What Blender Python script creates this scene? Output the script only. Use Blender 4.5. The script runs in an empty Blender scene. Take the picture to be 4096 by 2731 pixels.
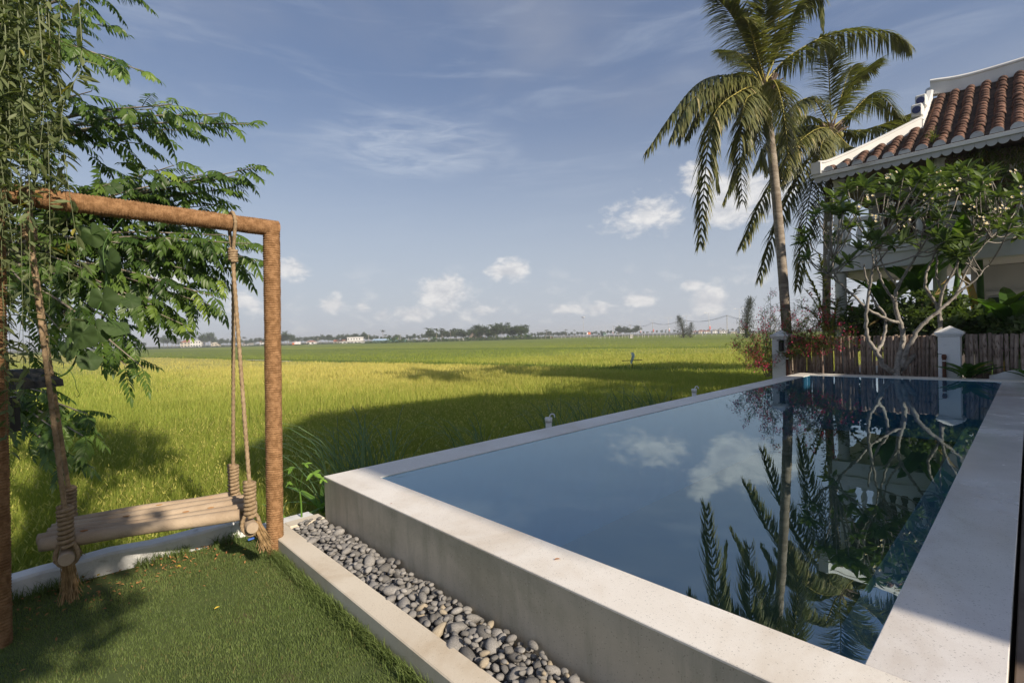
import bpy, math, random
import numpy as np
from mathutils import Vector, Matrix

random.seed(7)
rng = np.random.default_rng(11)
scene = bpy.context.scene
col = scene.collection

# ---------------------------------------------------------------- camera
CAM = np.array([0.0, 0.0, 1.62])            # lawn surface is z = 0
F_PX = 1966.0 * 2352 / 4096                  # focal length for a 2352 px wide picture
PITCH, ROLL = math.radians(-0.589), math.radians(-1.513)
_F = np.array([0, math.cos(PITCH), math.sin(PITCH)])
_U0 = np.array([0, -math.sin(PITCH), math.cos(PITCH)])
_R0 = np.array([1.0, 0, 0])
_R = math.cos(ROLL) * _R0 + math.sin(ROLL) * _U0
_U = -math.sin(ROLL) * _R0 + math.cos(ROLL) * _U0
cam_data = bpy.data.cameras.new('camera')
cam = bpy.data.objects.new('camera', cam_data)
col.objects.link(cam)
cam_data.sensor_width = 36.0
cam_data.lens = 36.0 * 1966.0 / 4096
cam_data.clip_start = 0.05
cam_data.clip_end = 6000
m = Matrix.Identity(4)
for i in range(3):
    m[i][0], m[i][1], m[i][2], m[i][3] = _R[i], _U[i], -_F[i], CAM[i]
cam.matrix_world = m
scene.camera = cam


def ray(u, v):
    return _F + (u - 1176) / F_PX * _R - (v - 784.25) / F_PX * _U


def G(u, v, z=0.0):
    """point of the level z seen at (u, v)"""
    d = ray(u, v)
    return CAM + d * ((z - CAM[2]) / d[2])


def D(u, v, Y):
    """point at forward distance Y seen at (u, v)"""
    d = ray(u, v)
    return CAM + d * (Y / d[1])


# ---------------------------------------------------------------- sun and sky
SUN_EL, SUN_PHI = math.radians(28.5), math.radians(47.5)
SUN = np.array([math.cos(SUN_PHI) * math.cos(SUN_EL), -math.sin(SUN_PHI) * math.cos(SUN_EL), math.sin(SUN_EL)])
sl = bpy.data.lights.new('sun', 'SUN')
sl.energy = 4.3
sl.angle = math.radians(0.8)
sl.color = (1.0, 0.87, 0.70)
so = bpy.data.objects.new('sun', sl)
so.rotation_euler = Vector(SUN).to_track_quat('Z', 'Y').to_euler()
so.location = (20, -20, 40)
col.objects.link(so)

scene.view_settings.view_transform = 'Standard'
scene.view_settings.look = 'None'
scene.view_settings.exposure = 0.60
scene.view_settings.gamma = 1.0
scene.view_settings.use_curve_mapping = False
try:
    scene.cycles.transparent_max_bounces = 16
    scene.cycles.max_bounces = 8
    scene.cycles.volume_step_rate = 1.0
except Exception:
    pass


class NT:
    """small helper for writing node trees"""
    def __init__(self, tree):
        self.t = tree
        self.n = tree.nodes
        self.l = tree.links

    def node(self, kind, **kw):
        n = self.n.new(kind)
        for k, v in kw.items():
            setattr(n, k, v)
        return n

    def put(self, sock, v):
        if hasattr(v, 'is_output'):
            self.l.new(v, sock)
        else:
            sock.default_value = v

    def math(self, op, a, b=None, c=None, clamp=False):
        n = self.node('ShaderNodeMath', operation=op, use_clamp=clamp)
        self.put(n.inputs[0], a)
        if b is not None:
            self.put(n.inputs[1], b)
        if c is not None:
            self.put(n.inputs[2], c)
        return n.outputs[0]

    def mix(self, fac, a, b, blend='MIX'):
        n = self.node('ShaderNodeMix', data_type='RGBA', blend_type=blend)
        self.put(n.inputs[0], fac)
        self.put(n.inputs[6], a if hasattr(a, 'is_output') else tuple(a) + (1,) * (4 - len(a)))
        self.put(n.inputs[7], b if hasattr(b, 'is_output') else tuple(b) + (1,) * (4 - len(b)))
        return n.outputs[2]

    def noise(self, vec, scale, detail=4, rough=0.55, dist=0.0):
        n = self.node('ShaderNodeTexNoise')
        if vec is not None:
            self.l.new(vec, n.inputs['Vector'])
        n.inputs['Scale'].default_value = scale
        n.inputs['Detail'].default_value = detail
        n.inputs['Roughness'].default_value = rough
        n.inputs['Distortion'].default_value = dist
        return n.outputs[0]

    def ramp(self, fac, lo, hi, smooth=True):
        n = self.node('ShaderNodeMapRange', interpolation_type='SMOOTHSTEP' if smooth else 'LINEAR')
        self.put(n.inputs[0], fac)
        n.inputs[1].default_value = lo
        n.inputs[2].default_value = hi
        return n.outputs[0]

    def mapping(self, vec, scale=(1, 1, 1), loc=(0, 0, 0), rot=(0, 0, 0)):
        n = self.node('ShaderNodeMapping')
        self.l.new(vec, n.inputs[0])
        n.inputs['Scale'].default_value = scale
        n.inputs['Location'].default_value = loc
        n.inputs['Rotation'].default_value = rot
        return n.outputs[0]


world = bpy.data.worlds.new('World')
scene.world = world
world.use_nodes = True
w = NT(world.node_tree)
w.n.clear()
wout = w.node('ShaderNodeOutputWorld')
wbg = w.node('ShaderNodeBackground')
wbg.inputs['Strength'].default_value = 0.088
w.l.new(wbg.outputs[0], wout.inputs[0])
sky = w.node('ShaderNodeTexSky', sky_type='NISHITA')
sky.sun_disc = False
sky.sun_elevation = SUN_EL
sky.sun_rotation = math.atan2(SUN[0], SUN[1])
sky.air_density = 1.0
sky.dust_density = 1.6
sky.ozone_density = 1.8
tc = w.node('ShaderNodeTexCoord')
sep = w.node('ShaderNodeSeparateXYZ')
w.l.new(tc.outputs['Generated'], sep.inputs[0])
dx, dy, dz = sep.outputs
az = w.math('ARCTAN2', dx, dy)
el = w.math('ARCSINE', dz)
comb = w.node('ShaderNodeCombineXYZ')
w.l.new(az, comb.inputs[0])
w.l.new(w.math('MULTIPLY', el, 1.7), comb.inputs[1])
sv = comb.outputs[0]
n_big = w.noise(sv, 9.0, 8, 0.58, 0.25)
n_fine = w.noise(sv, 26.0, 5, 0.6, 0.3)
n_c = w.math('ADD', w.math('MULTIPLY', n_big, 0.65), w.math('MULTIPLY', n_fine, 0.35))
# (u, v, half width, half height, strength) of the cumulus puffs, turned into sky directions
PUFFS = [(1488, 490, 105, 55, 1.0), (1700, 455, 120, 75, 1.1), (1600, 420, 40, 45, .8), (1022, 668, 66, 46, 1.15),
         (1175, 618, 62, 30, .95), (1632, 690, 48, 34, 1.0), (1585, 655, 32, 16, .8), (770, 702, 38, 24, .8),
         (835, 705, 40, 24, .75), (1372, 707, 62, 20, .85), (1472, 688, 54, 20, .85), (676, 622, 52, 46, .8),
         (560, 690, 60, 36, .6), (945, 720, 52, 22, .7), (880, 722, 30, 16, .7),
         (1290, 708, 46, 16, .6), (1110, 715, 60, 22, .6),
         (350, 640, 120, 40, .7), (180, 560, 90, 60, .7), (2100, 600, 160, 60, .8), (2300, 480, 120, 60, .7)]
best = None
for (u, v, hw, hh, st) in PUFFS:
    d0 = ray(u, v)
    d0 = d0 / np.linalg.norm(d0)
    a0, e0 = math.atan2(d0[0], d0[1]), math.asin(d0[2])
    d1 = ray(u + hw, v); d1 = d1 / np.linalg.norm(d1)
    d2 = ray(u, v - hh); d2 = d2 / np.linalg.norm(d2)
    wa = max(0.012, abs(math.atan2(d1[0], d1[1]) - a0)) * 1.25
    we = max(0.010, abs(math.asin(d2[2]) - e0)) * 1.25
    q = w.math('POWER', w.math('DIVIDE', w.math('SUBTRACT', az, a0), wa), 2.0)
    r = w.math('POWER', w.math('DIVIDE', w.math('SUBTRACT', el, e0), we), 2.0)
    s = w.math('SUBTRACT', 1.0, w.math('SQRT', w.math('ADD', q, r)))
    s = w.math('MULTIPLY', w.math('MAXIMUM', s, -2.0), st)
    best = s if best is None else w.math('MAXIMUM', best, s)
puff = w.ramp(w.math('ADD', best, w.math('MULTIPLY', w.math('SUBTRACT', n_c, 0.5), 2.8)), 0.15, 0.62)
# low bank of small clouds along the whole horizon
band = w.math('MULTIPLY', w.ramp(el, 0.0, 0.03), w.math('SUBTRACT', 1.0, w.ramp(el, 0.06, 0.17)))
n_low = w.noise(sv, 15.0, 8, 0.6, 0.2)
low = w.math('MULTIPLY', w.math('MULTIPLY', w.ramp(n_low, 0.50, 0.70), band), 0.55)
# thin streaky veil higher up
cv = w.mapping(sv, scale=(1.6, 5.0, 1.0), rot=(0, 0, 0.25))
veil = w.ramp(w.noise(cv, 2.2, 7, 0.6, 0.6), 0.46, 0.78)
veil = w.math('MULTIPLY', veil, w.ramp(el, 0.12, 0.35))
d0 = ray(950, 335); d0 = d0 / np.linalg.norm(d0)
a0, e0 = math.atan2(d0[0], d0[1]), math.asin(d0[2])
q = w.math('ADD', w.math('POWER', w.math('DIVIDE', w.math('SUBTRACT', az, a0), 0.24), 2.0),
           w.math('POWER', w.math('DIVIDE', w.math('SUBTRACT', el, e0), 0.075), 2.0))
streak_n = w.noise(w.mapping(sv, scale=(2.2, 7.0, 1.0), rot=(0, 0, -0.12)), 4.0, 7, 0.62, 0.8)
streak = w.math('MULTIPLY', w.ramp(q, 1.0, 0.0), w.ramp(streak_n, 0.30, 0.75))
grey = w.math('MULTIPLY', w.ramp(w.noise(sv, 1.3, 5, 0.5, 0.4), 0.45, 0.72), w.ramp(el, 0.22, 0.5))
SKYCOL = sky.outputs[0]
base = w.mix(0.50, SKYCOL, (1.35, 1.75, 2.9))
hz = w.math('MULTIPLY', w.math('SUBTRACT', 1.0, w.ramp(el, -0.06, 0.50)), 0.94)
base = w.mix(hz, base, (4.1, 4.45, 5.0))
c1 = w.mix(w.math('MULTIPLY', grey, 0.55), base, (3.0, 3.2, 3.7))
c1 = w.mix(w.math('MULTIPLY', veil, 0.30), c1, (3.9, 4.4, 5.2))
c1 = w.mix(w.math('MULTIPLY', streak, 0.42), c1, (5.2, 5.6, 6.2))
c1 = w.mix(low, c1, (5.6, 5.7, 5.8))
shade = w.ramp(n_fine, 0.3, 0.7)
cloudcol = w.mix(shade, (4.6, 4.7, 5.0), (6.9, 6.75, 6.6))
c1 = w.mix(w.math('MULTIPLY', puff, 0.85), c1, cloudcol)
w.l.new(c1, wbg.inputs[0])

# ---------------------------------------------------------------- mesh helpers
ORIGIN = {}


class MB:
    def __init__(self):
        self.v, self.f3, self.f4, self.r, self.n = [], [], [], [], 0

    def add(self, v, f3=None, f4=None, r=0.5):
        v = np.asarray(v, float).reshape(-1, 3)
        if f3 is not None and len(f3):
            self.f3.append(np.asarray(f3, np.int64).reshape(-1, 3) + self.n)
        if f4 is not None and len(f4):
            self.f4.append(np.asarray(f4, np.int64).reshape(-1, 4) + self.n)
        self.v.append(v)
        rr = np.empty(len(v)); rr[:] = r
        self.r.append(rr)
        self.n += len(v)
        return self

    def mesh(self, name, origin=(0, 0, 0), smooth=False):
        me = bpy.data.meshes.new(name)
        v = np.concatenate(self.v) - np.asarray(origin, float)
        f3 = np.concatenate(self.f3) if self.f3 else np.zeros((0, 3), np.int64)
        f4 = np.concatenate(self.f4) if self.f4 else np.zeros((0, 4), np.int64)
        me.vertices.add(len(v))
        me.vertices.foreach_set('co', v.astype(np.float32).ravel())
        idx = np.concatenate([f3.ravel(), f4.ravel()]).astype(np.int32)
        me.loops.add(len(idx))
        me.loops.foreach_set('vertex_index', idx)
        nf = len(f3) + len(f4)
        me.polygons.add(nf)
        st = np.concatenate([np.arange(len(f3)) * 3, len(f3) * 3 + np.arange(len(f4)) * 4]).astype(np.int32)
        me.polygons.foreach_set('loop_start', st)
        sm = smooth or nf > 2500                    # leaves and fibres keep soft normals
        me.polygons.foreach_set('use_smooth', np.full(nf, bool(sm)))
        a = me.attributes.new('rnd', 'FLOAT', 'POINT')
        a.data.foreach_set('value', np.concatenate(self.r).astype(np.float32))
        me.update(calc_edges=True)
        me.validate()
        return me

    def build(self, name, mat, parent=None, smooth=False, origin=None):
        if origin is None:
            origin = ORIGIN.get(parent.name, (0, 0, 0)) if parent is not None else (0, 0, 0)
        me = self.mesh(name, origin, smooth)
        me.materials.append(mat)
        o = bpy.data.objects.new(name, me)
        col.objects.link(o)
        if parent is not None:
            o.parent = parent
            ORIGIN[o.name] = tuple(origin)
        else:
            o.location = tuple(origin)
            ORIGIN[o.name] = tuple(origin)
        return o


def tag(o, label=None, cat=None, group=None, kind=None):
    if label: o['label'] = label
    if cat: o['category'] = cat
    if group: o['group'] = group
    if kind: o['kind'] = kind
    return o


def thing(name, loc, label, cat, group=None):
    o = bpy.data.objects.new(name, None)
    o.empty_display_size = 0.2
    col.objects.link(o)
    o.location = tuple(float(c) for c in loc)
    ORIGIN[o.name] = tuple(float(c) for c in loc)
    return tag(o, label, cat, group)


def inst(src, parent, loc=None, rot=None, scale=None, name=None):
    """an object sharing the mesh of src"""
    o = bpy.data.objects.new(name or src.name.split('.')[0], src.data)
    col.objects.link(o)
    o.parent = parent
    if loc is not None: o.location = loc
    if rot is not None: o.rotation_euler = rot
    if scale is not None: o.scale = scale
    return o


def copy_tree(o, parent=None):
    c = o.copy()
    col.objects.link(c)
    c.parent = parent
    for ch in list(o.children):
        copy_tree(ch, c)
    return c


def norm(v):
    v = np.asarray(v, float)
    return v / (np.linalg.norm(v, axis=-1, keepdims=True) + 1e-12)


def box_v(c, s, ax=None):
    """box: centre, full sizes, optional 3 axis vectors as rows"""
    c = np.asarray(c, float)
    h = np.asarray(s, float) / 2
    k = np.array([[-1, -1, -1], [1, -1, -1], [1, 1, -1], [-1, 1, -1], [-1, -1, 1], [1, -1, 1], [1, 1, 1], [-1, 1, 1]], float) * h
    if ax is not None:
        k = k @ np.asarray(ax, float)
    return k + c


BOXF = np.array([[0, 3, 2, 1], [4, 5, 6, 7], [0, 1, 5, 4], [1, 2, 6, 5], [2, 3, 7, 6], [3, 0, 4, 7]])


def add_box(mb, c, s, ax=None, r=0.5):
    mb.add(box_v(c, s, ax), f4=BOXF, r=r)


def bevel_box(mb, c, s, ax=None, b=0.01, r=0.5):
    """box with chamfered edges"""
    h = np.asarray(s, float) / 2
    b = min(b, h.min() * 0.9)
    V, Fq, Ft = [], [], []
    idx = {}
    for sx in (-1, 1):
        for sy in (-1, 1):
            for sz in (-1, 1):
                for k in range(3):
                    p = np.array([sx, sy, sz]) * h
                    q = p.copy()
                    for j in range(3):
                        if j != k: q[j] -= [sx, sy, sz][j] * b
                    idx[(sx, sy, sz, k)] = len(V)
                    V.append(q)
    for k in range(3):
        i, j = (k + 1) % 3, (k + 2) % 3
        for s_ in (-1, 1):
            loop = []
            for a_, b_ in ((-1, -1), (1, -1), (1, 1), (-1, 1)):
                key = [0, 0, 0]; key[k] = s_; key[i] = a_; key[j] = b_
                loop.append(idx[tuple(key) + (k,)])
            Fq.append(loop if s_ > 0 else loop[::-1])
    for k in range(3):
        i, j = (k + 1) % 3, (k + 2) % 3
        for a_ in (-1, 1):
            for b_ in (-1, 1):
                e = []
                for s_ in (-1, 1):
                    key = [0, 0, 0]; key[k] = s_; key[i] = a_; key[j] = b_
                    e.append(tuple(key))
                q = [idx[e[0] + (i,)], idx[e[1] + (i,)], idx[e[1] + (j,)], idx[e[0] + (j,)]]
                Fq.append(q if a_ * b_ < 0 else q[::-1])
    for sx in (-1, 1):
        for sy in (-1, 1):
            for sz in (-1, 1):
                t = [idx[(sx, sy, sz, k)] for k in range(3)]
                Ft.append(t if sx * sy * sz > 0 else t[::-1])
    V = np.array(V)
    if ax is not None:
        V = V @ np.asarray(ax, float)
    mb.add(V + np.asarray(c, float), f3=Ft, f4=Fq, r=r)


def frames(pts):
    pts = np.asarray(pts, float)
    t = np.zeros_like(pts)
    t[1:-1] = pts[2:] - pts[:-2]
    t[0] = pts[1] - pts[0]
    t[-1] = pts[-1] - pts[-2]
    t = norm(t)
    ref = np.array([0, 0, 1.0]) if abs(t[0][2]) < 0.9 else np.array([1.0, 0, 0])
    n0 = norm(np.cross(t[0], ref))
    N = [n0]
    for i in range(1, len(pts)):
        n = N[-1] - t[i] * np.dot(N[-1], t[i])
        N.append(norm(n))
    N = np.array(N)
    return t, N, np.cross(t, N)


def tube(mb, pts, rad, n=8, cap=True, r=0.5, lobe=0, twist=0.0, depth=0.0):
    """tube along a polyline; lobe/twist/depth make a laid rope"""
    pts = np.asarray(pts, float)
    m_ = len(pts)
    rad = np.broadcast_to(np.asarray(rad, float), (m_,))
    t, N, B_ = frames(pts)
    th = np.arange(n) / n * 2 * math.pi
    if lobe:
        s_ = np.concatenate([[0], np.cumsum(np.linalg.norm(np.diff(pts, axis=0), axis=1))])
        ph = s_[:, None] * twist
        R_ = rad[:, None] * (1 - depth + depth * np.abs(np.cos(lobe * 0.5 * (th[None] - ph))))
    else:
        R_ = np.repeat(rad[:, None], n, 1)
    V = pts[:, None] + R_[..., None] * (np.cos(th)[None, :, None] * N[:, None] + np.sin(th)[None, :, None] * B_[:, None])
    V = V.reshape(-1, 3)
    i = np.arange(m_ - 1)[:, None] * n
    j = np.arange(n)[None]
    j2 = (j + 1) % n
    q = np.stack([i + j, i + j2, i + n + j2, i + n + j], -1).reshape(-1, 4)
    f3 = []
    if cap:
        V = np.concatenate([V, pts[:1], pts[-1:]])
        c0, c1_ = m_ * n, m_ * n + 1
        for k in range(n):
            f3.append((c0, (k + 1) % n, k))
            f3.append((c1_, (m_ - 1) * n + k, (m_ - 1) * n + (k + 1) % n))
    mb.add(V, f3=f3, f4=q, r=r)


def lathe(mb, prof, c, n=16, r=0.5, cap=True):
    """profile of (radius, z) turned about a vertical axis at c"""
    prof = np.asarray(prof, float)
    m_ = len(prof)
    th = np.arange(n) / n * 2 * math.pi
    V = np.stack([prof[:, 0:1] * np.cos(th), prof[:, 0:1] * np.sin(th), np.repeat(prof[:, 1:2], n, 1)], -1).reshape(-1, 3)
    i = np.arange(m_ - 1)[:, None] * n
    j = np.arange(n)[None]
    j2 = (j + 1) % n
    q = np.stack([i + j, i + j2, i + n + j2, i + n + j], -1).reshape(-1, 4)
    f3 = []
    if cap:
        V = np.concatenate([V, [[0, 0, prof[0, 1]], [0, 0, prof[-1, 1]]]])
        for k in range(n):
            f3.append((m_ * n, (k + 1) % n, k))
            f3.append((m_ * n + 1, (m_ - 1) * n + k, (m_ - 1) * n + (k + 1) % n))
    mb.add(V + np.asarray(c, float), f3=f3, f4=q, r=r)


def spline(ctrl, n):
    """Catmull-Rom through control points"""
    P = np.asarray(ctrl, float)
    P = np.concatenate([[2 * P[0] - P[1]], P, [2 * P[-1] - P[-2]]])
    k = len(P) - 3
    t = np.linspace(0, k - 1e-6, n)
    i = t.astype(int)
    f = (t - i)[:, None]
    a, b, c, d = P[i], P[i + 1], P[i + 2], P[i + 3]
    return 0.5 * (2 * b + (c - a) * f + (2 * a - 5 * b + 4 * c - d) * f ** 2 + (3 * b - a - 3 * c + d) * f ** 3)


def basis(fwd, up=(0, 0, 1)):
    """N x 3 x 3 rows: forward, side, normal"""
    fwd = norm(np.atleast_2d(fwd))
    up = np.broadcast_to(np.asarray(up, float), fwd.shape)
    side = np.cross(up, fwd)
    bad = np.linalg.norm(side, axis=1) < 1e-4
    side[bad] = np.array([1.0, 0, 0])
    side = norm(side)
    nrm = np.cross(fwd, side)
    return np.stack([fwd, side, nrm], 1)


def scatter(mb, proto, pos, rot, sc, r):
    """copies of a small proto mesh (v, f3, f4) merged into mb"""
    v, f3, f4 = proto
    pos = np.asarray(pos, float); n = len(pos)
    if n == 0:
        return
    sc = np.broadcast_to(np.asarray(sc, float).reshape(-1, 1) if np.ndim(sc) < 2 else sc, (n, 3 if np.ndim(sc) == 2 else 1))
    vv = v[None] * sc[:, None, :]
    V = np.einsum('nvi,nij->nvj', vv, rot) + pos[:, None]
    k = len(v)
    off = (np.arange(n) * k)[:, None, None]
    F3 = (f3[None] + off).reshape(-1, 3) if f3 is not None else None
    F4 = (f4[None] + off).reshape(-1, 4) if f4 is not None else None
    mb.add(V.reshape(-1, 3), f3=F3, f4=F4, r=np.repeat(np.broadcast_to(r, (n,)), k))


def leaf_proto(wid=0.3, fold=0.08, droop=0.15, levels=((0.0, .05), (0.3, .85), (0.6, .9), (0.85, .45))):
    """leaf along +x, unit length, three vertices per level plus a tip"""
    V = []
    for t, k in levels:
        z = -droop * t * t
        V += [(t, wid * k, z + fold * k), (t, 0, z), (t, -wid * k, z + fold * k)]
    V.append((1.0, 0, -droop))
    q = []
    for i in range(len(levels) - 1):
        a = i * 3
        q += [(a, a + 1, a + 4, a + 3), (a + 1, a + 2, a + 5, a + 4)]
    a = (len(levels) - 1) * 3
    f3 = [(a, a + 1, a + 3), (a + 1, a + 2, a + 3)]
    return np.array(V, float), np.array(f3), np.array(q)


def merge_protos(items):
    """list of (proto, pos, rot3x3, scale) merged into one proto"""
    mb = MB()
    for pr, p, R_, s in items:
        v, f3, f4 = pr
        mb.add((v * s) @ R_ + p, f3=f3, f4=f4)
    return (np.concatenate(mb.v), np.concatenate(mb.f3) if mb.f3 else None, np.concatenate(mb.f4) if mb.f4 else None)


def blades(mb, base, h, wdt, lean, az_, r, seg=2, droop=0.0):
    """many grass blades: base N3, height, width, lean fraction, azimuth"""
    n = len(base)
    lv = np.column_stack([np.cos(az_), np.sin(az_), np.zeros(n)])
    fa = az_ + rng.uniform(0.7, 2.4, n)
    sd = np.column_stack([np.cos(fa), np.sin(fa), np.zeros(n)])
    V = []
    for k in range(seg + 1):
        t = k / seg
        c = base + np.column_stack([np.zeros(n), np.zeros(n), h * (t - droop * t ** 3)]) + lv * (h * lean * t * t)[:, None]
        if k < seg:
            w_ = (wdt * (1 - 0.75 * t ** 1.5))[:, None] * 0.5
            V += [c - sd * w_, c + sd * w_]
        else:
            V.append(c)
    k = len(V)
    V = np.stack(V, 1).reshape(-1, 3)
    off = np.arange(n)[:, None] * k
    q = np.concatenate([off + np.array([[2 * s, 2 * s + 1, 2 * s + 3, 2 * s + 2]]) for s in range(seg - 1)]) if seg > 1 else None
    f3 = off + np.array([[2 * seg - 2, 2 * seg - 1, 2 * seg]])
    mb.add(V, f3=f3, f4=q, r=np.repeat(r, k))


def icos(sub=2):
    import bmesh
    bm = bmesh.new()
    bmesh.ops.create_icosphere(bm, subdivisions=sub, radius=1.0)
    v = np.array([x.co[:] for x in bm.verts])
    f = np.array([[x.index for x in p.verts] for p in bm.faces])
    bm.free()
    return v, f


# ---------------------------------------------------------------- pool axes
TH = 0.8127
PO = np.array([-1.6387, 4.1905, 0.0])
AX_A = np.array([math.sin(TH), math.cos(TH), 0.0])      # along the pool, away from the camera
AX_B = np.array([math.cos(TH), -math.sin(TH), 0.0])     # across the pool
AX_Z = np.array([0, 0, 1.0])
PAX = np.array([AX_A, AX_B, AX_Z])


def PL(a, b, z=0.0):
    return PO + AX_A * a + AX_B * b + np.array([0, 0, z])


def inv(p):
    q = np.asarray(p)[..., :3] - PO
    return q @ AX_A, q @ AX_B


def pbox(mb, a0, a1, b0, b1, z0, z1, bev=0.0, r=0.5):
    c = PL((a0 + a1) / 2, (b0 + b1) / 2, (z0 + z1) / 2)
    s = (a1 - a0, b1 - b0, z1 - z0)
    ax = np.array([AX_A, AX_B, AX_Z])
    # AX_A x AX_B points down, so flip the order to keep normals outside
    ax2 = np.array([AX_B, AX_A, AX_Z]); s2 = (s[1], s[0], s[2])
    if bev:
        bevel_box(mb, c, s2, ax2, bev, r)
    else:
        add_box(mb, c, s2, ax2, r)
# ---------------------------------------------------------------- materials
def new_mat(name):
    m_ = bpy.data.materials.new(name)
    m_.use_nodes = True
    t = NT(m_.node_tree)
    t.n.clear()
    out = t.node('ShaderNodeOutputMaterial')
    return m_, t, out


def attr(t, name='rnd'):
    return t.node('ShaderNodeAttribute', attribute_name=name).outputs['Fac']


def surf(name, c1, c2=None, rough=0.7, scale=8.0, lo=0.35, hi=0.65, bump=0.0, bscale=None, spec=0.3, c3=None, c3scale=1.5,
         c3lo=0.55, c3hi=0.75, rnd=0.0, stretch=(1, 1, 1), metallic=0.0, detail=6, coord='Object'):
    """general rough surface: two-tone noise, optional stains, bump and per-piece variation"""
    m_, t, out = new_mat(name)
    p = t.node('ShaderNodeBsdfPrincipled')
    tc_ = t.node('ShaderNodeTexCoord').outputs[coord]
    v = t.mapping(tc_, scale=stretch)
    c2 = c2 or c1
    n1 = t.noise(v, scale, detail, 0.6)
    c = t.mix(t.ramp(n1, lo, hi), c1, c2)
    if c3 is not None:
        c = t.mix(t.ramp(t.noise(v, c3scale, 5, 0.6, 0.3), c3lo, c3hi), c, c3)
    if rnd:
        a = attr(t)
        g = t.math('ADD', 1.0 - rnd, t.math('MULTIPLY', a, 2 * rnd))
        hs = t.node('ShaderNodeHueSaturation')
        t.l.new(g, hs.inputs['Value'])
        t.l.new(c, hs.inputs['Color'])
        c = hs.outputs[0]
    t.put(p.inputs['Base Color'], c)
    p.inputs['Roughness'].default_value = rough
    p.inputs['Metallic'].default_value = metallic
    p.inputs['Specular IOR Level'].default_value = spec
    if bump:
        b = t.node('ShaderNodeBump')
        b.inputs['Strength'].default_value = bump
        b.inputs['Distance'].default_value = 0.02
        t.l.new(t.noise(v, bscale or scale * 2, 5, 0.65), b.inputs['Height'])
        t.l.new(b.outputs[0], p.inputs['Normal'])
    t.l.new(p.outputs[0], out.inputs[0])
    return m_


def leafy(name, c1, c2, c3=None, trans=0.35, rough=0.5, spec=0.25, tint=(1.5, 1.6, 0.6), scale=0.8):
    """leaf: colour by the per-leaf value, some light passing through"""
    m_, t, out = new_mat(name)
    a = attr(t)
    c = t.mix(t.ramp(a, 0.0, 0.75, False), c1, c2)
    if c3 is not None:
        c = t.mix(t.ramp(a, 0.86, 0.98), c, c3)
    nz = t.noise(t.node('ShaderNodeTexCoord').outputs['Object'], scale, 3)
    hs = t.node('ShaderNodeHueSaturation')
    t.l.new(t.math('ADD', 0.65, t.math('MULTIPLY', nz, 0.7)), hs.inputs['Value'])
    t.l.new(c, hs.inputs['Color'])
    c = hs.outputs[0]
    p = t.node('ShaderNodeBsdfPrincipled')
    t.l.new(c, p.inputs['Base Color'])
    p.inputs['Roughness'].default_value = rough
    p.inputs['Specular IOR Level'].default_value = spec
    tr = t.node('ShaderNodeBsdfTranslucent')
    t.l.new(t.mix(1.0, c, tint, 'MULTIPLY'), tr.inputs[0])
    mx = t.node('ShaderNodeMixShader')
    mx.inputs[0].default_value = trans
    t.l.new(p.outputs[0], mx.inputs[1])
    t.l.new(tr.outputs[0], mx.inputs[2])
    t.l.new(mx.outputs[0], out.inputs[0])
    return m_


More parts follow.
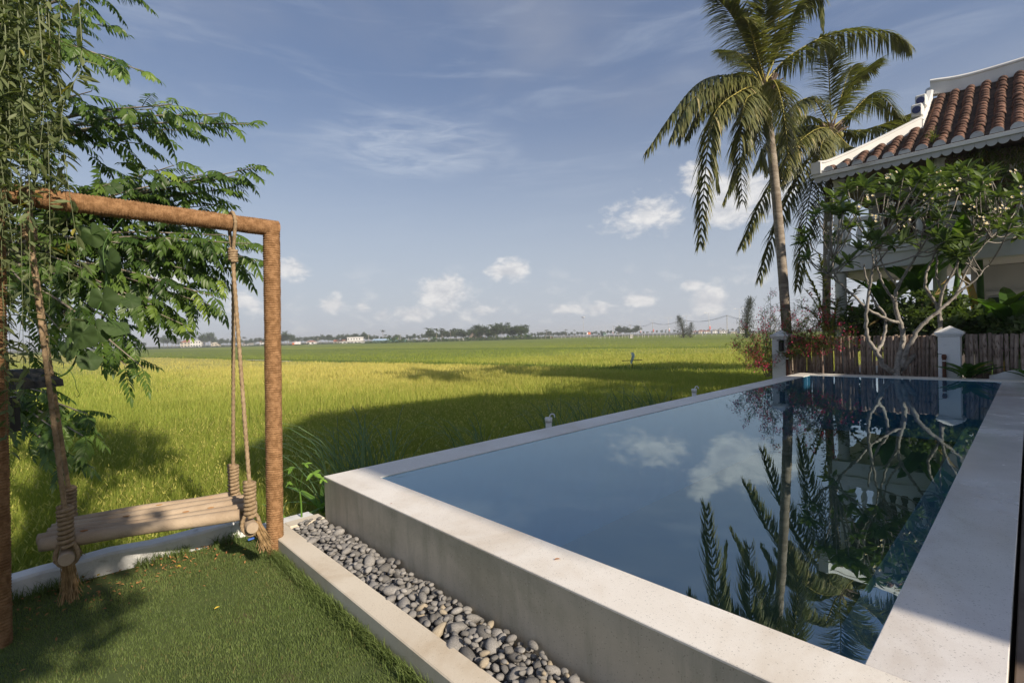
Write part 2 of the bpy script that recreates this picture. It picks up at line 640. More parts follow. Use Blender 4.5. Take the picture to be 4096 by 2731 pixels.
def terrazzo(name, c1, c2, speck=(0.05, 0.05, 0.045), rough=0.55, wet=0.0, stain=None, drip=None):
    m_, t, out = new_mat(name)
    p = t.node('ShaderNodeBsdfPrincipled')
    v = t.node('ShaderNodeTexCoord').outputs['Object']
    c = t.mix(t.ramp(t.noise(v, 1.3, 6, 0.6), 0.35, 0.68), c1, c2)
    if stain is not None:
        c = t.mix(t.math('MULTIPLY', t.ramp(t.noise(v, 0.9, 7, 0.65, 0.6), 0.48, 0.72), 0.8), c, stain)
    if drip:
        dn = t.noise(t.mapping(v, scale=(5.0, 5.0, 0.7)), 1.6, 6, 0.65, 0.4)
        c = t.mix(t.math('MULTIPLY', t.ramp(dn, 0.45, 0.70), 0.55), c, drip)
        pd = t.noise(t.mapping(v, scale=(14.0, 14.0, 1.2)), 1.5, 4, 0.6, 0.2)
        c = t.mix(t.math('MULTIPLY', t.ramp(pd, 0.66, 0.74), 0.35), c, (0.5, 0.48, 0.42))
    vo = t.node('ShaderNodeTexVoronoi')
    t.l.new(v, vo.inputs['Vector'])
    vo.inputs['Scale'].default_value = 120.0
    vo.inputs['Randomness'].default_value = 1.0
    sepc = t.node('ShaderNodeSeparateColor')
    t.l.new(vo.outputs['Color'], sepc.inputs[0])
    size = t.math('MULTIPLY', t.math('POWER', sepc.outputs[0], 3.0), 0.42)
    spk = t.math('LESS_THAN', vo.outputs['Distance'], size)
    c = t.mix(t.math('MULTIPLY', spk, 0.33), c, t.mix(t.ramp(sepc.outputs[1], 0.86, 0.9), speck, (0.75, 0.72, 0.66)))
    vo2 = t.node('ShaderNodeTexVoronoi')
    t.l.new(v, vo2.inputs['Vector'])
    vo2.inputs['Scale'].default_value = 260.0
    sp2 = t.math('LESS_THAN', vo2.outputs['Distance'], 0.17)
    c = t.mix(t.math('MULTIPLY', sp2, 0.4), c, (0.12, 0.11, 0.10))
    t.l.new(c, p.inputs['Base Color'])
    rr = t.math('ADD', rough - 0.1, t.math('MULTIPLY', t.noise(v, 5, 4), 0.25))
    if wet:
        wn = t.ramp(t.noise(v, 0.8, 5, 0.55, 0.4), 0.35, 0.6)
        rr = t.math('MULTIPLY', rr, t.math('SUBTRACT', 1.0, t.math('MULTIPLY', wn, wet)))
    t.l.new(rr, p.inputs['Roughness'])
    p.inputs['Specular IOR Level'].default_value = 0.5 if wet else 0.3
    b = t.node('ShaderNodeBump')
    b.inputs['Strength'].default_value = 0.06
    b.inputs['Distance'].default_value = 0.01
    t.l.new(t.noise(v, 60, 4), b.inputs['Height'])
    t.l.new(b.outputs[0], p.inputs['Normal'])
    t.l.new(p.outputs[0], out.inputs[0])
    return m_


M = {}
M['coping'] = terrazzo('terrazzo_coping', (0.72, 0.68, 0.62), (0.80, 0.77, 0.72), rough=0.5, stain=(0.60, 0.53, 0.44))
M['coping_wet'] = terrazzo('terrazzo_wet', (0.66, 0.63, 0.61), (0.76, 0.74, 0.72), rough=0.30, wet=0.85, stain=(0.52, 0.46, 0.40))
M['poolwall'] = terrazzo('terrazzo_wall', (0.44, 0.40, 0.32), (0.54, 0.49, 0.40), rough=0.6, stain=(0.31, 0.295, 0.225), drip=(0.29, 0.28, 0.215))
M['kerb'] = terrazzo('terrazzo_kerb', (0.60, 0.53, 0.43), (0.68, 0.62, 0.52), speck=(0.3, 0.25, 0.2), rough=0.6, stain=(0.46, 0.36, 0.24))
M['basin'] = surf('basin_tile', (0.045, 0.16, 0.27), (0.06, 0.19, 0.31), rough=0.4, scale=3, c3=(0.07, 0.22, 0.28), c3scale=0.7)
M['basin_rim'] = surf('basin_ledge', (0.035, 0.10, 0.14), (0.055, 0.14, 0.18), rough=0.4, scale=4)
M['whitewash'] = surf('whitewashed_plaster', (0.66, 0.66, 0.66), (0.74, 0.74, 0.73), rough=0.85, scale=4, c3=(0.42, 0.42, 0.40), c3scale=2.2, c3lo=0.58, c3hi=0.8, bump=0.25, bscale=18)
M['edging'] = surf('old_whitewash', (0.60, 0.61, 0.62), (0.72, 0.72, 0.71), rough=0.9, scale=6, c3=(0.20, 0.19, 0.17), c3scale=9, c3lo=0.60, c3hi=0.78, bump=0.5, bscale=14)
M['pillar'] = surf('white_pillar_paint', (0.80, 0.81, 0.83), (0.84, 0.85, 0.86), rough=0.8, scale=3, c3=(0.5, 0.5, 0.5), c3scale=5, c3lo=0.62, c3hi=0.85, bump=0.1)
M['coir'] = surf('coir_rope', (0.215, 0.118, 0.056), (0.36, 0.21, 0.108), rough=0.95, scale=30, c3=(0.16, 0.08, 0.036), c3scale=3.2, bump=0.6, bscale=160, spec=0.1, stretch=(1, 1, 1))
M['jute'] = surf('jute_rope', (0.26, 0.185, 0.11), (0.37, 0.275, 0.175), rough=0.95, scale=40, bump=0.5, bscale=200, spec=0.1)
M['tassel'] = surf('frayed_jute', (0.22, 0.145, 0.07), (0.34, 0.23, 0.12), rough=0.95, scale=25, spec=0.05, rnd=0.25)
M['log'] = surf('bare_log', (0.30, 0.225, 0.155), (0.42, 0.335, 0.245), rough=0.75, scale=2.5, lo=0.3, hi=0.7, c3=(0.36, 0.24, 0.14), c3scale=3, c3lo=0.58, c3hi=0.75, bump=0.35, bscale=30, rnd=0.08, stretch=(1, 1, 1))
M['lawn'] = surf('lawn_soil', (0.06, 0.085, 0.025), (0.085, 0.11, 0.035), rough=0.95, scale=5, c3=(0.10, 0.065, 0.04), c3scale=1.1, c3lo=0.58, c3hi=0.72)
M['grass'] = leafy('lawn_grass', (0.105, 0.155, 0.045), (0.165, 0.215, 0.07), (0.24, 0.21, 0.09), trans=0.3, rough=0.6, scale=1.2)
M['weed'] = leafy('weed_leaf', (0.045, 0.10, 0.03), (0.10, 0.19, 0.045), (0.25, 0.25, 0.08), trans=0.35, rough=0.45)
M['bluegrass'] = leafy('blue_green_grass', (0.08, 0.14, 0.065), (0.15, 0.23, 0.10), (0.2, 0.24, 0.08), trans=0.3, rough=0.45)
M['neem'] = leafy('pinnate_leaf', (0.040, 0.082, 0.016), (0.105, 0.175, 0.032), (0.22, 0.31, 0.05), trans=0.38, rough=0.42, spec=0.4)
M['vine'] = leafy('vine_leaf', (0.075, 0.105, 0.042), (0.165, 0.195, 0.09), (0.30, 0.27, 0.06), trans=0.3, rough=0.5)
M['squash'] = leafy('squash_leaf', (0.045, 0.078, 0.028), (0.07, 0.115, 0.04), trans=0.35, rough=0.6, scale=14)
M['palm'] = leafy('palm_leaflet', (0.065, 0.085, 0.026), (0.19, 0.19, 0.07), (0.44, 0.37, 0.19), trans=0.25, rough=0.38, spec=0.5)
M['rachis'] = surf('palm_rachis', (0.24, 0.22, 0.05), (0.34, 0.28, 0.07), rough=0.5, scale=3)
M['frangi'] = leafy('frangipani_leaf', (0.055, 0.092, 0.036), (0.135, 0.19, 0.07), (0.15, 0.19, 0.06), trans=0.32, rough=0.42, spec=0.4)
M['banana'] = leafy('banana_leaf', (0.035, 0.085, 0.02), (0.08, 0.16, 0.03), (0.22, 0.22, 0.06), trans=0.4, rough=0.4, scale=2.0)
M['drybanana'] = leafy('dry_banana_leaf', (0.22, 0.15, 0.06), (0.36, 0.27, 0.12), trans=0.25, rough=0.8)
M['fern'] = leafy('poinciana_leaf', (0.05, 0.09, 0.022), (0.11, 0.15, 0.035), (0.2, 0.2, 0.05), trans=0.35)
M['redflower'] = leafy('red_petal', (0.42, 0.03, 0.09), (0.56, 0.07, 0.15), (0.70, 0.22, 0.03), trans=0.35, tint=(1.2, 0.7, 0.9))
M['whiteflower'] = leafy('white_petal', (0.74, 0.70, 0.52), (0.80, 0.78, 0.70), (0.78, 0.55, 0.10), trans=0.25, tint=(1, 1, 0.9))
M['bamboo'] = leafy('bamboo_leaf', (0.06, 0.10, 0.02), (0.14, 0.17, 0.04), (0.26, 0.24, 0.08), trans=0.35)
M['lily'] = leafy('lily_leaf', (0.11, 0.22, 0.04), (0.17, 0.31, 0.06), trans=0.4, rough=0.35)
M['papaya'] = leafy('papaya_leaf', (0.16, 0.30, 0.05), (0.22, 0.38, 0.07), trans=0.45, rough=0.5)
M['fartree'] = leafy('far_tree_leaf', (0.030, 0.055, 0.020), (0.065, 0.10, 0.032), (0.11, 0.13, 0.04), trans=0.25, rough=0.7, scale=0.12)
M['farpine'] = leafy('far_pine_needle', (0.030, 0.048, 0.022), (0.055, 0.075, 0.034), trans=0.2, rough=0.8, scale=0.2)
M['farpalm'] = leafy('far_palm_leaf', (0.035, 0.06, 0.022), (0.075, 0.10, 0.03), trans=0.2, rough=0.6, scale=0.2)
M['bark'] = surf('grey_bark', (0.20, 0.17, 0.13), (0.30, 0.26, 0.21), rough=0.9, scale=8, bump=0.5, bscale=20, stretch=(1, 1, .3))
M['darkbark'] = surf('dark_bark', (0.07, 0.055, 0.04), (0.12, 0.10, 0.075), rough=0.95, scale=6, bump=0.5)
M['frangibark'] = surf('frangipani_bark', (0.20, 0.185, 0.165), (0.34, 0.315, 0.285), rough=0.8, scale=14, c3=(0.13, 0.11, 0.09), c3scale=7, c3lo=0.55, c3hi=0.7, bump=0.35, bscale=30)
M['palmbark'] = surf('palm_trunk_bark', (0.20, 0.165, 0.13), (0.33, 0.285, 0.235), rough=0.9, scale=2.2, c3=(0.15, 0.115, 0.085), c3scale=9, c3lo=0.5, c3hi=0.7, bump=0.6, bscale=12, stretch=(1, 1, 5))
M['stick'] = surf('bark_stake', (0.215, 0.16, 0.13), (0.38, 0.30, 0.25), rough=0.95, scale=9, c3=(0.10, 0.068, 0.05), c3scale=16, c3lo=0.52, c3hi=0.66, bump=0.6, bscale=30, rnd=0.35, stretch=(1, 1, .35))
M['rust'] = surf('rusty_pipe', (0.11, 0.05, 0.035), (0.17, 0.08, 0.055), rough=0.8, scale=14, bump=0.2)
M['black'] = surf('black_plastic', (0.012, 0.012, 0.013), (0.02, 0.02, 0.02), rough=0.4, scale=10, spec=0.5)
M['pvc'] = surf('white_pvc', (0.72, 0.72, 0.70), (0.66, 0.66, 0.64), rough=0.4, scale=6)
M['pebble'] = surf('river_pebble', (0.165, 0.16, 0.155), (0.26, 0.25, 0.24), rough=0.8, scale=9, c3=(0.44, 0.42, 0.39), c3scale=14, c3lo=0.6, c3hi=0.75, bump=0.25, bscale=35, rnd=0.42)
M['pebble_warm'] = surf('tan_pebble', (0.26, 0.22, 0.165), (0.34, 0.295, 0.225), rough=0.8, scale=9, bump=0.25, bscale=35, rnd=0.3)
M['tile'] = surf('clay_tile', (0.145, 0.075, 0.054), (0.31, 0.165, 0.115), rough=0.85, scale=3, c3=(0.055, 0.038, 0.03), c3scale=2.6, c3lo=0.40, c3hi=0.55, bump=0.4, bscale=25, rnd=0.3)
M['tiledark'] = surf('mossy_tile', (0.055, 0.038, 0.028), (0.12, 0.075, 0.05), rough=0.95, scale=5, bump=0.5, bscale=20, rnd=0.3)
M['tileend'] = surf('grey_mortar_cap', (0.44, 0.46, 0.49), (0.52, 0.54, 0.56), rough=0.85, scale=6, rnd=0.08)
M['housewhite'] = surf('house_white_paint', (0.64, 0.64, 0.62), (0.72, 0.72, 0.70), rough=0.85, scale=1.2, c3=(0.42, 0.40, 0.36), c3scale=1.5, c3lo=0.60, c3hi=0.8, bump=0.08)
M['houseshade'] = surf('house_white_paint_shaded', (0.46, 0.46, 0.46), (0.52, 0.52, 0.51), rough=0.9, scale=1.0)  # white house paint with veranda and eave shade mixed into the colour
M['darkwood'] = surf('dark_stained_wood', (0.055, 0.035, 0.022), (0.09, 0.06, 0.04), rough=0.7, scale=4)
M['deck'] = surf('weathered_deck', (0.13, 0.10, 0.085), (0.20, 0.165, 0.14), rough=0.8, scale=3, bump=0.4, stretch=(1, 1, 1), rnd=0.15)
M['blueceramic'] = surf('blue_ceramic', (0.03, 0.04, 0.12), (0.07, 0.08, 0.18), rough=0.2, scale=30)
M['greenwood'] = surf('green_shutter', (0.02, 0.045, 0.03), (0.03, 0.06, 0.04), rough=0.6)
M['redwood'] = surf('red_brown_door', (0.12, 0.03, 0.022), (0.16, 0.045, 0.03), rough=0.6)
M['soil'] = surf('dark_soil', (0.06, 0.045, 0.032), (0.10, 0.075, 0.05), rough=0.95, scale=6, bump=0.4)
M['mud'] = surf('paddy_mud', (0.05, 0.055, 0.022), (0.085, 0.085, 0.035), rough=0.95, scale=0.6)
M['concrete'] = surf('concrete', (0.34, 0.33, 0.31), (0.44, 0.43, 0.40), rough=0.9, scale=2)
M['asphalt'] = surf('asphalt', (0.055, 0.055, 0.055), (0.075, 0.075, 0.075), rough=0.9, scale=2)
M['roadbank'] = surf('grassy_bank', (0.09, 0.10, 0.04), (0.20, 0.17, 0.10), rough=0.95, scale=0.2)
M['metal'] = surf('galvanised_metal', (0.42, 0.43, 0.45), (0.5, 0.51, 0.52), rough=0.5, scale=3, metallic=0.3)
M['farwhite'] = surf('far_white_wall', (0.70, 0.69, 0.66), (0.76, 0.75, 0.72), rough=0.9, scale=0.3)
M['farcream'] = surf('far_cream_wall', (0.56, 0.50, 0.40), (0.62, 0.56, 0.46), rough=0.9, scale=0.3)
M['fargreen'] = surf('far_green_wall', (0.18, 0.30, 0.25), (0.22, 0.34, 0.28), rough=0.9, scale=0.3)
M['farroofred'] = surf('far_red_roof', (0.30, 0.10, 0.06), (0.38, 0.15, 0.09), rough=0.9, scale=0.4)
M['farroofblue'] = surf('far_blue_roof', (0.30, 0.42, 0.55), (0.36, 0.48, 0.60), rough=0.6, scale=0.4)
M['farroofgrey'] = surf('far_grey_roof', (0.26, 0.24, 0.22), (0.34, 0.32, 0.29), rough=0.9, scale=0.4)
M['farroofteal'] = surf('far_teal_roof', (0.14, 0.36, 0.38), (0.18, 0.42, 0.42), rough=0.6, scale=0.4)
M['thatch'] = surf('thatch', (0.17, 0.13, 0.09), (0.25, 0.20, 0.15), rough=0.95, scale=2)
M['window'] = surf('window_glass', (0.03, 0.04, 0.05), (0.05, 0.06, 0.07), rough=0.15, scale=2, spec=0.5)
M['bannerred'] = surf('red_banner', (0.55, 0.05, 0.04), (0.62, 0.08, 0.06), rough=0.7)
M['bannerwhite'] = surf('white_banner', (0.72, 0.70, 0.68), (0.76, 0.74, 0.72), rough=0.7)
M['yellow'] = surf('yellow_paint', (0.65, 0.45, 0.04), (0.7, 0.5, 0.06), rough=0.6)
M['orange'] = surf('orange_paint', (0.60, 0.14, 0.02), (0.66, 0.18, 0.03), rough=0.5)
M['plasticbag'] = leafy('thin_plastic_sheet', (0.52, 0.62, 0.60), (0.62, 0.70, 0.68), trans=0.4, rough=0.3, tint=(1, 1.05, 1.05))
M['wire'] = surf('black_wire', (0.02, 0.02, 0.02), (0.03, 0.03, 0.03), rough=0.6)
M['dryleaf'] = surf('dry_leaf', (0.30, 0.13, 0.05), (0.42, 0.22, 0.08), rough=0.8, rnd=0.3)
M['yellowleaf'] = surf('yellow_leaf', (0.62, 0.42, 0.04), (0.66, 0.5, 0.08), rough=0.7)
M['bluecap'] = surf('blue_plastic', (0.05, 0.12, 0.45), (0.07, 0.16, 0.5), rough=0.4)
M['coconut'] = surf('green_coconut', (0.12, 0.14, 0.03), (0.22, 0.20, 0.06), rough=0.5, scale=5)


def rice_mat(name, dark, mid, gold, trans=0.35):
    m_, t, out = new_mat(name)
    a = attr(t)
    c = t.mix(t.ramp(a, 0.0, 0.5, False), dark, mid)
    c = t.mix(t.ramp(a, 0.5, 1.0, False), c, gold)
    v = t.node('ShaderNodeTexCoord').outputs['Object']
    hs = t.node('ShaderNodeHueSaturation')
    nz = t.math('ADD', t.math('MULTIPLY', t.noise(v, 0.35, 5, 0.6), 0.6), t.math('MULTIPLY', t.noise(v, 3.0, 3, 0.6), 0.4))
    t.l.new(t.math('ADD', 0.6, t.math('MULTIPLY', nz, 0.8)), hs.inputs['Value'])
    t.l.new(c, hs.inputs['Color'])
    p = t.node('ShaderNodeBsdfPrincipled')
    t.l.new(hs.outputs[0], p.inputs['Base Color'])
    p.inputs['Roughness'].default_value = 0.65
    p.inputs['Specular IOR Level'].default_value = 0.2
    tr = t.node('ShaderNodeBsdfTranslucent')
    t.l.new(t.mix(1.0, hs.outputs[0], (1.3, 1.3, 0.5), 'MULTIPLY'), tr.inputs[0])
    mx = t.node('ShaderNodeMixShader')
    mx.inputs[0].default_value = trans
    t.l.new(p.outputs[0], mx.inputs[1]); t.l.new(tr.outputs[0], mx.inputs[2])
    t.l.new(mx.outputs[0], out.inputs[0])
    return m_


M['rice'] = rice_mat('rice_leaf', (0.125, 0.19, 0.032), (0.30, 0.35, 0.062), (0.58, 0.50, 0.16))


def water_mat():
    m_, t, out = new_mat('pool_water')
    v = t.node('ShaderNodeTexCoord').outputs['Object']
    gl = t.node('ShaderNodeBsdfGlossy')
    gl.inputs['Roughness'].default_value = 0.0
    gl.inputs['Color'].default_value = (0.78, 0.93, 1.0, 1)
    tr = t.node('ShaderNodeBsdfTransparent')
    tr.inputs['Color'].default_value = (0.62, 0.90, 0.98, 1)
    fr = t.node('ShaderNodeFresnel')
    fr.inputs['IOR'].default_value = 4.0
    b = t.node('ShaderNodeBump')
    b.inputs['Strength'].default_value = 0.014
    b.inputs['Distance'].default_value = 0.05
    t.l.new(t.noise(v, 2.2, 3, 0.5), b.inputs['Height'])
    t.l.new(b.outputs[0], gl.inputs['Normal'])
    mx = t.node('ShaderNodeMixShader')
    geo = t.node('ShaderNodeNewGeometry')      # light leaving the water from below is let through
    fac = t.math('ADD', t.math('MULTIPLY', fr.outputs[0], t.math('SUBTRACT', 1.0, geo.outputs['Backfacing'])), t.math('MULTIPLY', geo.outputs['Backfacing'], 0.1))
    t.l.new(fac, mx.inputs[0])
    t.l.new(tr.outputs[0], mx.inputs[1]); t.l.new(gl.outputs[0], mx.inputs[2])
    t.l.new(mx.outputs[0], out.inputs[0])
    return m_


M['water'] = water_mat()
# ---------------------------------------------------------------- ground, fields
def rot2(x, y, a):
    return x * math.cos(a) - y * math.sin(a), x * math.sin(a) + y * math.cos(a)


def vnoise(x, y, seed=0):
    """smooth value noise, vectorised"""
    xi, yi = np.floor(x).astype(int), np.floor(y).astype(int)
    fx, fy = x - xi, y - yi
    fx, fy = fx * fx * (3 - 2 * fx), fy * fy * (3 - 2 * fy)

    def hsh(i, j):
        n = (i * 374761393 + j * 668265263 + seed * 1442695041) & 0xFFFFFFFF
        n = ((n ^ (n >> 13)) * 1274126177) & 0xFFFFFFFF
        return ((n ^ (n >> 16)) & 0xFFFF) / 65535.0
    return (hsh(xi, yi) * (1 - fx) + hsh(xi + 1, yi) * fx) * (1 - fy) + (hsh(xi, yi + 1) * (1 - fx) + hsh(xi + 1, yi + 1) * fx) * fy


def sst(x, a, b):
    t = np.clip((x - a) / (b - a), 0, 1)
    return t * t * (3 - 2 * t)


BN = norm(np.array([0.64, 0.77]))           # normal of the field bund
B0 = np.array([6.5, 27.6])


def bund_d(x, y):
    return (x - B0[0]) * BN[0] + (y - B0[1]) * BN[1] + 1.6 * (vnoise(x * .06, y * .06, 3) - .5)


def ripeness(x, y):
    d = bund_d(x, y)
    n = vnoise(x * .35, y * .35, 1) * .5 + vnoise(x * 1.3, y * 1.3, 2) * .5
    side = x * BN[1] - y * BN[0]                       # along the bund, left negative
    left = sst(-side, 4, 26)
    near = .34 + .54 * sst(d, -26, -9) * (.25 + .75 * left) + .10 * (n - .5)
    far1 = .60 - .30 * sst(-side, 22, 40) + .10 * (n - .5)
    stripes = .36 + .26 * (vnoise(d * .045 + 3, side * .006, 9) - .5) + .22 * (vnoise(d * .012, side * .004 + 5, 4) - .4)
    r = np.where(d < 0, near, np.where(d < 34, far1, stripes + .08 * (n - .5)))
    r = np.where(np.abs(d) < 1.3, .10, r)
    r = np.where(np.abs(d - 34) < 2.0, .12, r)
    r = np.where(np.abs(d - 95) < 3.0, .15, r)
    return np.clip(r, 0, 1)


mb = MB()
s_ = 2600.0
mb.add([(-s_, -s_, -0.82), (s_, -s_, -0.82), (s_, s_, -0.82), (-s_, s_, -0.82)], f4=[(0, 1, 2, 3)])
tag(mb.build('ground', M['mud']), kind='structure')

# leaf canopy of the paddy, a sheet below the blade tips that rises with distance
nr, na = 190, 150
rr = 7.0 * (330 / 7.0) ** (np.linspace(0, 1, nr))
aa = np.radians(np.linspace(-62, 44, na))
Rg, Ag = np.meshgrid(rr, aa, indexing='ij')
X, Y = Rg * np.sin(Ag), Rg * np.cos(Ag)
Z = np.interp(Rg, [7, 15, 40, 90, 330], [-.62, -.48, -.36, -.24, -.18]) + .05 * (vnoise(X * 2.5, Y * 2.5, 5) - .5)
d_ = bund_d(X, Y)
Z = np.where(np.abs(d_) < 1.0, -.66, Z)
a_, b_ = inv(np.stack([X, Y, Z * 0], -1))
i, j = np.meshgrid(np.arange(nr - 1), np.arange(na - 1), indexing='ij')
q = np.stack([i * na + j, i * na + j + 1, (i + 1) * na + j + 1, (i + 1) * na + j], -1).reshape(-1, 4)
ok = (b_.ravel() < -1.2)
far_ok = (X.ravel() < 60 + 0 * X.ravel()) | True
q = q[ok[q].all(1)]
canopy = MB()
canopy.add(np.stack([X, Y, Z], -1).reshape(-1, 3), f4=q[:, ::-1], r=ripeness(X, Y).ravel() * .9)

rice = MB()
RINGS = [(3.4, 8, 1700, .0085, 3), (8, 14, 900, .011, 2), (14, 25, 380, .018, 2), (25, 45, 115, .035, 2), (45, 90, 26, .075, 1), (90, 170, 6, .16, 1)]
for r0, r1, dens, wd, sg in RINGS:
    half = (-60, 40)
    area = .5 * (r1 * r1 - r0 * r0) * math.radians(half[1] - half[0])
    n = int(area * dens)
    r_ = np.sqrt(rng.uniform(r0 * r0, r1 * r1, n))
    t_ = np.radians(rng.uniform(half[0], half[1], n))
    x, y = r_ * np.sin(t_), r_ * np.cos(t_)
    # pull the blades together into planted tufts
    if r1 <= 25:
        g = .17
        ca, sa = math.cos(.5), math.sin(.5)
        gx, gy = x * ca + y * sa, -x * sa + y * ca
        cx, cy = np.round(gx / g) * g, np.round(gy / g) * g
        cx = cx + .05 * (vnoise(cx * 37, cy * 37, 7) - .5); cy = cy + .05 * (vnoise(cx * 41, cy * 39, 8) - .5)
        gx, gy = cx + (gx - cx) * .55, cy + (gy - cy) * .55
        x, y = gx * ca - gy * sa, gx * sa + gy * ca
    P_ = np.column_stack([x, y, np.zeros(n)])
    a_, b_ = inv(P_)
    keep = (b_ < -.62 - .25 * rng.random(n)) & ~((a_ > 18) & (b_ > -2.5))
    d_ = bund_d(x, y)
    keep &= (np.abs(d_) > 1.0) | (rng.random(n) < .5)
    x, y, n = x[keep], y[keep], int(keep.sum())
    d_ = d_[keep]
    rp = ripeness(x, y)
    hgt = (.60 + .16 * rng.random(n)) * (.92 + .16 * vnoise(x * .5, y * .5, 6))
    hgt = np.where(np.abs(d_) < 1.0, hgt * .75, hgt)
    zb = np.full(n, -.82)
    if r0 >= 14:                                   # only the upper half of the leaf shows from here
        zb = zb + hgt * .35; hgt = hgt * .65
    rv = np.clip(rp + rng.normal(0, .11, n) + (rng.random(n) < .12) * .25, 0, 1)
    ln = np.abs(rng.normal(.22, .14, n)) if r1 <= 25 else np.abs(rng.normal(.3, .15, n))
    wind = rng.normal(.6, 1.5, n)
    blades(rice, np.column_stack([x, y, zb]), hgt, wd * rng.uniform(.7, 1.3, n), ln, wind, rv, seg=sg, droop=.12)
    # drooping seed heads near the camera
    if r1 <= 14:
        k = rng.random(n) < .09
        nn = int(k.sum())
        top = np.column_stack([x[k], y[k], zb[k] + hgt[k] * .9])
        az_ = rng.uniform(0, 6.28, nn)
        blades(rice, top, np.full(nn, .10), np.full(nn, .014), np.full(nn, .9), az_, np.clip(rp[k] + .38, 0, .95), seg=2, droop=1.3)
ro_ = rice.build('rice_plants', M['rice'])
tag(ro_, 'yellow green rice crop covering the whole paddy field beyond the pool', 'rice', kind='stuff')
co_ = canopy.build('rice_canopy', M['rice'])
tag(co_, 'dense leaf layer of the rice crop below the tips, fading to the horizon', 'rice', kind='stuff')

# narrow irrigation path seen as a pale line at the left
mb = MB()
p0, p1 = G(560, 826, -.2), G(640, 829, -.2)
dd = norm(p1 - p0); nn_ = np.array([-dd[1], dd[0], 0])
p0 = p0 + dd * 1; p1 = p1 + dd * 3
mb.add([p0 - nn_ * .22, p1 - nn_ * .22, p1 + nn_ * .22, p0 + nn_ * .22], f4=[(0, 1, 2, 3)])
tag(mb.build('irrigation_ditch', M['concrete']), kind='structure')

# house plot beyond the pool and lawn
mb = MB()
pbox(mb, 12.75, 60, -.62, 40, -1.2, 0.10)
pbox(mb, -12, 12.75, 8.3, 40, -1.2, 0.098)
tag(mb.build('garden_ground', M['soil']), kind='structure')

# lawn
mb = MB()
na_, nb_ = 60, 40
ga, gb = np.meshgrid(np.linspace(-9, -.36, na_), np.linspace(-.435, 4.12, nb_), indexing='ij')
gz = .012 * (vnoise(ga * 2.2, gb * 2.2, 12) - .5) - .012
V = PO + ga[..., None] * AX_A + gb[..., None] * AX_B + np.stack([ga * 0, ga * 0, gz], -1)
i, j = np.meshgrid(np.arange(na_ - 1), np.arange(nb_ - 1), indexing='ij')
q = np.stack([i * nb_ + j, i * nb_ + j + 1, (i + 1) * nb_ + j + 1, (i + 1) * nb_ + j], -1).reshape(-1, 4)
mb.add(V.reshape(-1, 3), f4=q[:, ::-1])
# soil sides so the lawn is a body
pbox(mb, -9, -.36, -.36, 4.12, -1.2, -.06)
tag(mb.build('lawn', M['lawn'], smooth=True), kind='structure')


def lawn_pt(a, b):
    return PO + a[:, None] * AX_A + b[:, None] * AX_B


mb = MB()
n = 230000
a_ = -.45 - 3.6 * rng.random(n) ** 1.25
b_ = rng.uniform(-.41, 3.6, n)
# keep only the half the picture shows and thin it where soil is bare
P_ = lawn_pt(a_, b_)
bare = vnoise(a_ * 2.6, b_ * 2.6, 21) * .6 + vnoise(a_ * 8, b_ * 8, 22) * .4
edge = np.exp(-((b_ + .25) / .22) ** 2) * (a_ < -.55)
k = (bare + .22 * edge < .66 + .22 * rng.random(n)) & (P_[:, 1] > .8)
a_, b_, P_ = a_[k], b_[k], P_[k]
n = len(a_)
tall = vnoise(a_ * 1.7, b_ * 1.7, 23)
near_kerb = np.exp(-((a_ + .46) / .05) ** 2)
hgt = .010 + .010 * rng.random(n) * (0.6 + tall) + .03 * near_kerb * rng.random(n)
rv = np.clip(.15 + .55 * tall + rng.normal(0, .16, n) + (rng.random(n) < .05) * .5, 0, 1)
blades(mb, P_ - [0, 0, .012], hgt, rng.uniform(.0024, .0042, n), np.abs(rng.normal(.5, .4, n)), rng.uniform(0, 6.28, n), rv, seg=2)
# long fringe against the kerb and the low wall
n = 3800
a_ = -.445 - np.abs(rng.normal(0, .035, n)); b_ = rng.uniform(-.1, 3.4, n)
blades(mb, lawn_pt(a_, b_) - [0, 0, .01], rng.uniform(.04, .115, n), rng.uniform(.003, .005, n), np.abs(rng.normal(.5, .3, n)),
       rng.normal(-2.4, .9, n), np.clip(rng.normal(.45, .2, n), 0, .84), seg=3, droop=.2)
n = 2600
a_ = -.5 - 2.6 * rng.random(n); b_ = -.40 + np.abs(rng.normal(0, .05, n))
k = vnoise(a_ * 6, b_ * 3, 31) > .45
a_, b_ = a_[k], b_[k]; n = len(a_)
blades(mb, lawn_pt(a_, b_) - [0, 0, .01], rng.uniform(.04, .12, n), rng.uniform(.003, .006, n), np.abs(rng.normal(.5, .3, n)),
       rng.uniform(0, 6.28, n), np.clip(rng.normal(.35, .2, n), 0, .84), seg=3, droop=.2)
tag(mb.build('lawn_grass', M['grass']), 'short mown green grass of the lawn around the swing', 'grass', kind='stuff')
# ---------------------------------------------------------------- pool
CZ = .47                                    # coping level
LP_, BW = 12.615, 4.106
wf, wl, wr, wfar = .31, .398, .34, .62
pool = thing('swimming_pool', PL(0, 0, 0), 'raised grey terrazzo swimming pool with pale coping beside the rice field', 'pool')
mb = MB(); pbox(mb, 0, wf, 0, BW, CZ - .014, CZ, .003); mb.build('front_coping', M['coping'], pool)
mb = MB(); pbox(mb, wf + .002, LP_ - wfar - .002, 0, wl, CZ - .014, CZ, .003); mb.build('side_coping', M['coping'], pool)
mb = MB(); pbox(mb, wf + .002, LP_ - wfar - .002, BW - wr, BW, CZ - .014, CZ, .003); tag(mb.build('wet_coping', M['coping_wet'], pool), 'wet grey coping strip along the deck')
mb = MB(); pbox(mb, LP_ - wfar, LP_, 0, BW, CZ - .014, CZ, .003); mb.build('end_coping', M['coping'], pool)
e = .0025
